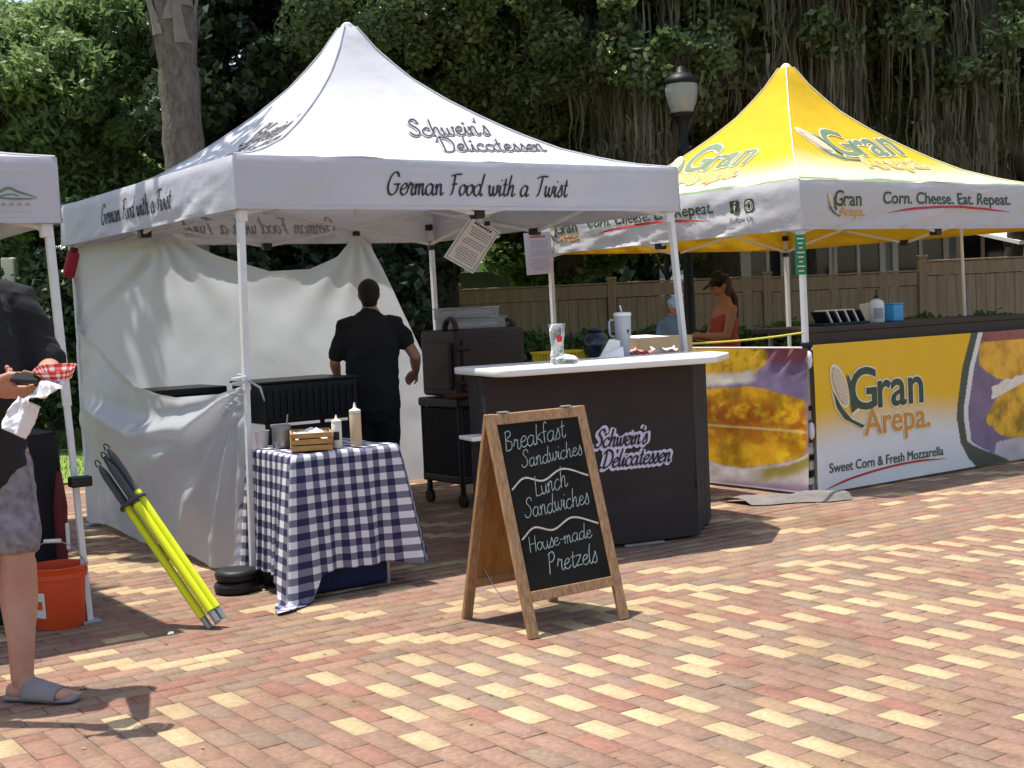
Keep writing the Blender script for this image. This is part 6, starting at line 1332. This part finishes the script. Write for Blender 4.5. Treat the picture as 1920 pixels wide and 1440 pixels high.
def held():
    e = Matrix((CR, CF, Vector((0, 0, 1)))).transposed()
    ph = thing('phone', cp(-1.735, 4.70, 1.252), 'black phone held under the thumb of the man in black', 'phone'); o = MB(); o.box((0, 0, 0), (.10, .058, .013), rx=.42, ry=.12, bev=.005); o.V = [tuple(cp(-1.715, 4.705, 1.247) + e @ Vector(v)) for v in o.V]; shade(o.build('case', M['blackplastic'], ph), 50)
    o = MB(); o.box((0, 0, .0072), (.092, .05, .0012)); R_ = Matrix.Rotation(.12, 3, 'Y') @ Matrix.Rotation(.42, 3, 'X'); o.V = [tuple(cp(-1.715, 4.705, 1.247) + e @ (R_ @ Vector(v))) for v in o.V]; o.build('screen', M['slate'], ph)
    tr = thing('snack_tray', cp(-1.63, 4.74, 1.25), 'red checked paper snack tray held by the man in black', 'tray'); V = []; U = []; n = 22; k = 10
    for j in range(k):
        t = j / (k - 1)
        for i in range(n):
            a = 2 * math.pi * i / (n - 1); sx, sy = .052 + .02 * t, .034 + .018 * t; x = sx * math.copysign(abs(math.cos(a)) ** .5, math.cos(a)); y = sy * math.copysign(abs(math.sin(a)) ** .5, math.sin(a)); V.append(tuple(cp(-1.625, 4.75, 1.238) + e @ (Matrix.Rotation(.25, 3, 'X') @ Vector((x, y, .042 * t))))); U.append((a * .07, .05 * t))
    arr('tray_wall', V, grid(n, k), M['redgingham'], tr, True, uv=U)
    b = MB(); b.lathe((0, 0, 0), [(.04, 0), (.05, .003)], 18); b.V = [tuple(cp(-1.625, 4.75, 1.238) + e @ (Matrix.Rotation(.25, 3, 'X') @ Vector(v))) for v in b.V]; b.build('tray_base', M['paper'], tr)
    def nap(name, c, w, h, rx, ry, rz, lab, sag):
        n = 18; V = []; R_ = Matrix.Rotation(rz, 3, 'Z') @ Matrix.Rotation(ry, 3, 'Y') @ Matrix.Rotation(rx, 3, 'X')
        for j in range(n):
            for i in range(n):
                u, v = i / (n - 1) - .5, j / (n - 1) - .5; d = .05 * float(fbm(np.array([u * 3 + rx * 9]), np.array([v * 3. + ry]), 3, 6)[0] - .5) - sag * (u * u * .25) + .012 * math.sin(u * 9 + v * 4); V.append(tuple(Vector(c) + e @ (R_ @ Vector((u * w, v * h, d)))))
        o = arr(name, V, grid(n, n), M['paper'], None, True); tag(o, lab, 'napkin'); m_ = o.modifiers.new('solid', 'SOLIDIFY'); m_.thickness = .0012
    nap('paper_napkin', cp(-1.645, 4.665, 1.205), .135, .085, .55, -.38, .1, 'white napkin held under the red checked snack tray', .25)
    nap('paper_napkin', cp(-1.735, 4.665, 1.115), .10, .125, 1.3, .45, -.15, 'white napkin hanging down below the hand of the man in black', .3)
held()
def vendor():
    base = Vector((4.56, 8.34, 0)); fw = (.5, .87); g = Fig(base, fw, .93); root = thing('person', base, 'vendor in black t-shirt seen from behind at the griddle', 'person'); b = MB()
    g.loft(b, [(0, 0, .95), (0, .0, 1.05), (0, .0, 1.2), (0, .01, 1.35), (0, .03, 1.46), (0, .045, 1.52)], [(.165, .12), (.16, .12), (.16, .12), (.175, .125), (.17, .11), (.09, .07)], side=(1, 0, 0))
    g.leg(b, (-.09, 0, .92), (-.092, .02, .5), (-.10, -.02, .08)); g.leg(b, (.09, 0, .92), (.092, .03, .5), (.10, 0, .08))
    S_l, S_r = (-.19, .03, 1.44), (.19, .03, 1.44); el_l = Vector((-.285, .02, 1.17)); wr_l = Vector((-.275, .16, 1.05)); el_r = Vector((.33, .0, 1.19)); wr_r = Vector((.33, .20, 1.06))
    g.arm(b, S_l, el_l, wr_l); g.arm(b, S_r, el_r, wr_r, 1.06); g.hand(b, wr_l, (0, .5, -.85), (.3, -.4, -.4), .5, 1); g.hand(b, wr_r, (-.4, .8, -.4), (-.5, -.3, -.6), .8, -1)
    g.loft(b, [(0, .035, 1.48), (0, .055, 1.58), (0, .07, 1.64)], [.06, .057, .058]); Ph = g.head(b, (0, .085, 1.675), (0, 1, 0), .35)
    g.fuse(b, 'body', M['skin'], root, .008, 3); eyes(Ph, root)
    h = MB(); g.ball(h, (0, .055, 1.71), (.086, .1, .088)); g.loft(h, [(0, .035, 1.69), (0, .028, 1.64), (0, .03, 1.61)], [(.08, .075), (.07, .06), (.056, .045)], side=(1, 0, 0)); g.fuse(h, 'hair', M['hair'], root, .008, 2)
    t = MB(); g.loft(t, [(0, .0, .80), (0, .0, .95), (0, 0, 1.1), (0, .0, 1.22), (0, .005, 1.36), (0, .03, 1.46), (0, .042, 1.525), (0, .048, 1.55)], [(.20, .15), (.2, .15), (.2, .148), (.21, .152), (.212, .148), (.19, .12), (.1, .088), (.066, .066)], side=(1, 0, 0))
    for sx, sh, el in ((-1, Vector(S_l), el_l), (1, Vector(S_r), el_r)): g.loft(t, [sh + Vector((-sx * .05, 0, 0)), sh, sh + (el - sh) * .45, sh + (el - sh) * (.8 if sx < 0 else .55)], [.078, .072, .067, .068])
    g.fuse(t, 't_shirt', M['tshirt'], root, .01, 4, .03, 8)
    t = MB(); g.loft(t, [(0, 0, .8), (0, 0, .96)], [(.18, .135), (.175, .13)], side=(1, 0, 0))
    for sx in (-1, 1): g.loft(t, [(sx * .09, 0, .9), (sx * .092, .02, .5), (sx * .10, -.01, .07)], [.108, .095, .09])
    g.fuse(t, 'trousers', M['blackcloth'], root, .01, 3, .02, 9)
    for sx in (-1, 1): t = MB(); g.loft(t, [(sx * .10, -.06, .04), (sx * .105, .06, .04), (sx * .115, .17, .03)], [(.042, .04), (.046, .045), (.044, .028)], side=(1, 0, 0)); g.fuse(t, 'shoe', M['blackplastic'], root, .01, 2)
vendor()
def customer(base, fw, k, lab, topm, skinm, hairm, cap, arms, braid, tank, sm=.009):
    g = Fig(base, fw, k); root = thing('person', base, lab, 'person'); b = MB()
    g.loft(b, [(0, 0, .92), (0, .0, 1.03), (0, .02, 1.18), (0, .02, 1.32), (0, .01, 1.42), (0, .0, 1.48)], [(.165, .125), (.15, .12), (.14, .115), (.15, .12), (.15, .095), (.08, .065)], side=(1, 0, 0))
    g.leg(b, (-.09, 0, .9), (-.1, .02, .48), (-.1, -.02, .08)); g.leg(b, (.09, 0, .9), (.1, .03, .48), (.1, 0, .08))
    for sx, (el, wr) in zip((-1, 1), arms): g.arm(b, (sx * .165, .0, 1.405), el, wr, .95); dv = (Vector(wr) - Vector(el)).normalized(); g.hand(b, wr, dv, (-sx * .7, .1, -.5), .7, sx, .92)
    g.loft(b, [(0, 0, 1.44), (0, .015, 1.53), (0, .03, 1.58)], [.054, .05, .052]); Ph = g.head(b, (0, .045, 1.635), (0, 1, 0), .32, .97); g.fuse(b, 'body', M[skinm], root, sm, 3); eyes(Ph, root)
    h = MB(); g.ball(h, (0, .025, 1.66), (.084, .098, .085)); g.loft(h, [(0, .01, 1.64), (0, .0, 1.59), (0, -.005, 1.55)], [(.078, .075), (.07, .06), (.056, .045)], side=(1, 0, 0))
    if braid: g.loft(h, [(0, -.05, 1.6), (0, -.1, 1.5), (.02, -.115, 1.38), (.02, -.11, 1.24), (.02, -.1, 1.16)], [.035, .034, .03, .024, .01])
    g.fuse(h, 'hair', M[hairm], root, sm, 2)
    if cap:
        c = MB(); g.loft(c, [Vector((0, .045, 1.635)) + Vector((0, .03, .098)), Vector((0, .06, 1.70)), Vector((0, .048, 1.668))], [(.05, .06), (.086, .104), (.086, .1)], side=(1, 0, 0)); cp_ = g.fuse(c, 'cap', M[cap], root, .009, 2)
        c = MB(); g.loft(c, [(0, .13, 1.658), (0, .185, 1.625), (0, .215, 1.602)], [(.075, .008), (.062, .007), (.035, .006)], side=(1, 0, 0)); g.fuse(c, 'cap_brim', M[cap], cp_, .006, 1)
    t = MB(); g.loft(t, [(0, 0, .86), (0, .0, 1.0), (0, .02, 1.18), (0, .022, 1.3), (0, .015, 1.36 if tank else 1.42)], [(.185, .14), (.165, .135), (.152, .128), (.162, .132), (.15, .105)], side=(1, 0, 0))
    if tank:
        for sx in (-1, 1): g.loft(t, [(sx * .08, .08, 1.34), (sx * .085, .03, 1.46), (sx * .07, -.06, 1.36)], [.018, .016, .018])
    else:
        for sx, (el, wr) in zip((-1, 1), arms): sh = Vector((sx * .165, 0, 1.405)); g.loft(t, [sh + Vector((-sx * .05, 0, 0)), sh, sh + (Vector(el) - sh) * .8], [.07, .066, .062])
    g.fuse(t, 'top', M[topm], root, sm, 3, .015, 9)
    t = MB(); g.loft(t, [(0, 0, .78), (0, 0, .93)], [(.175, .14), (.165, .13)], side=(1, 0, 0))
    for sx in (-1, 1): g.loft(t, [(sx * .09, 0, .88), (sx * .1, .02, .5), (sx * .1, -.01, .07)], [.1, .075, .06])
    g.fuse(t, 'trousers', M['blackcloth'], root, .012, 3)
    for sx in (-1, 1): t = MB(); g.loft(t, [(sx * .1, -.06, .035), (sx * .105, .06, .04), (sx * .11, .16, .03)], [(.036, .035), (.042, .04), (.04, .026)], side=(1, 0, 0)); g.fuse(t, 'shoe', M['blackplastic'], root, .012, 2)
customer(cp(1.95, 12.0), -CR - CF * .25, .94, 'woman in black cap and coral tank top looking down beside the yellow cord', 'coral', 'skintan', 'brownhair', 'lampblack', (((-.2, .08, 1.15), (-.06, .27, 1.17)), ((.2, .10, 1.13), (.06, .30, 1.15))), True, True)
customer(cp(1.87, 15.2), -CF + CR * .2, .83, 'person in pale cap and pale blue shirt half hidden behind the canopy leg', 'palebluecloth', 'skin', 'hair', 'palecap', (((-.24, .03, 1.12), (-.2, .22, 1.02)), ((.24, .03, 1.12), (.2, .2, 1.0))), False, False, .012)

def fallen():
    n = 150; x = RNG.uniform(-1, 9, n); y = RNG.uniform(2.4, 6.2, n); a = RNG.uniform(0, 6.28, n); l = RNG.uniform(.006, .016, n); V = []
    for i in range(n):
        d = np.array([math.cos(a[i]), math.sin(a[i])]); q = np.array([-d[1], d[0]]) * .4; c = np.array([x[i], y[i]])
        for v, z in ((-d, .003), (q, .007), (d, .003), (-q, .004)): V.append((*(c + v * l[i]), z))
    tag(arr('fallen_leaves', V, np.arange(4 * n).reshape(-1, 4), M['wood']), None, None, kind='stuff')
fallen()
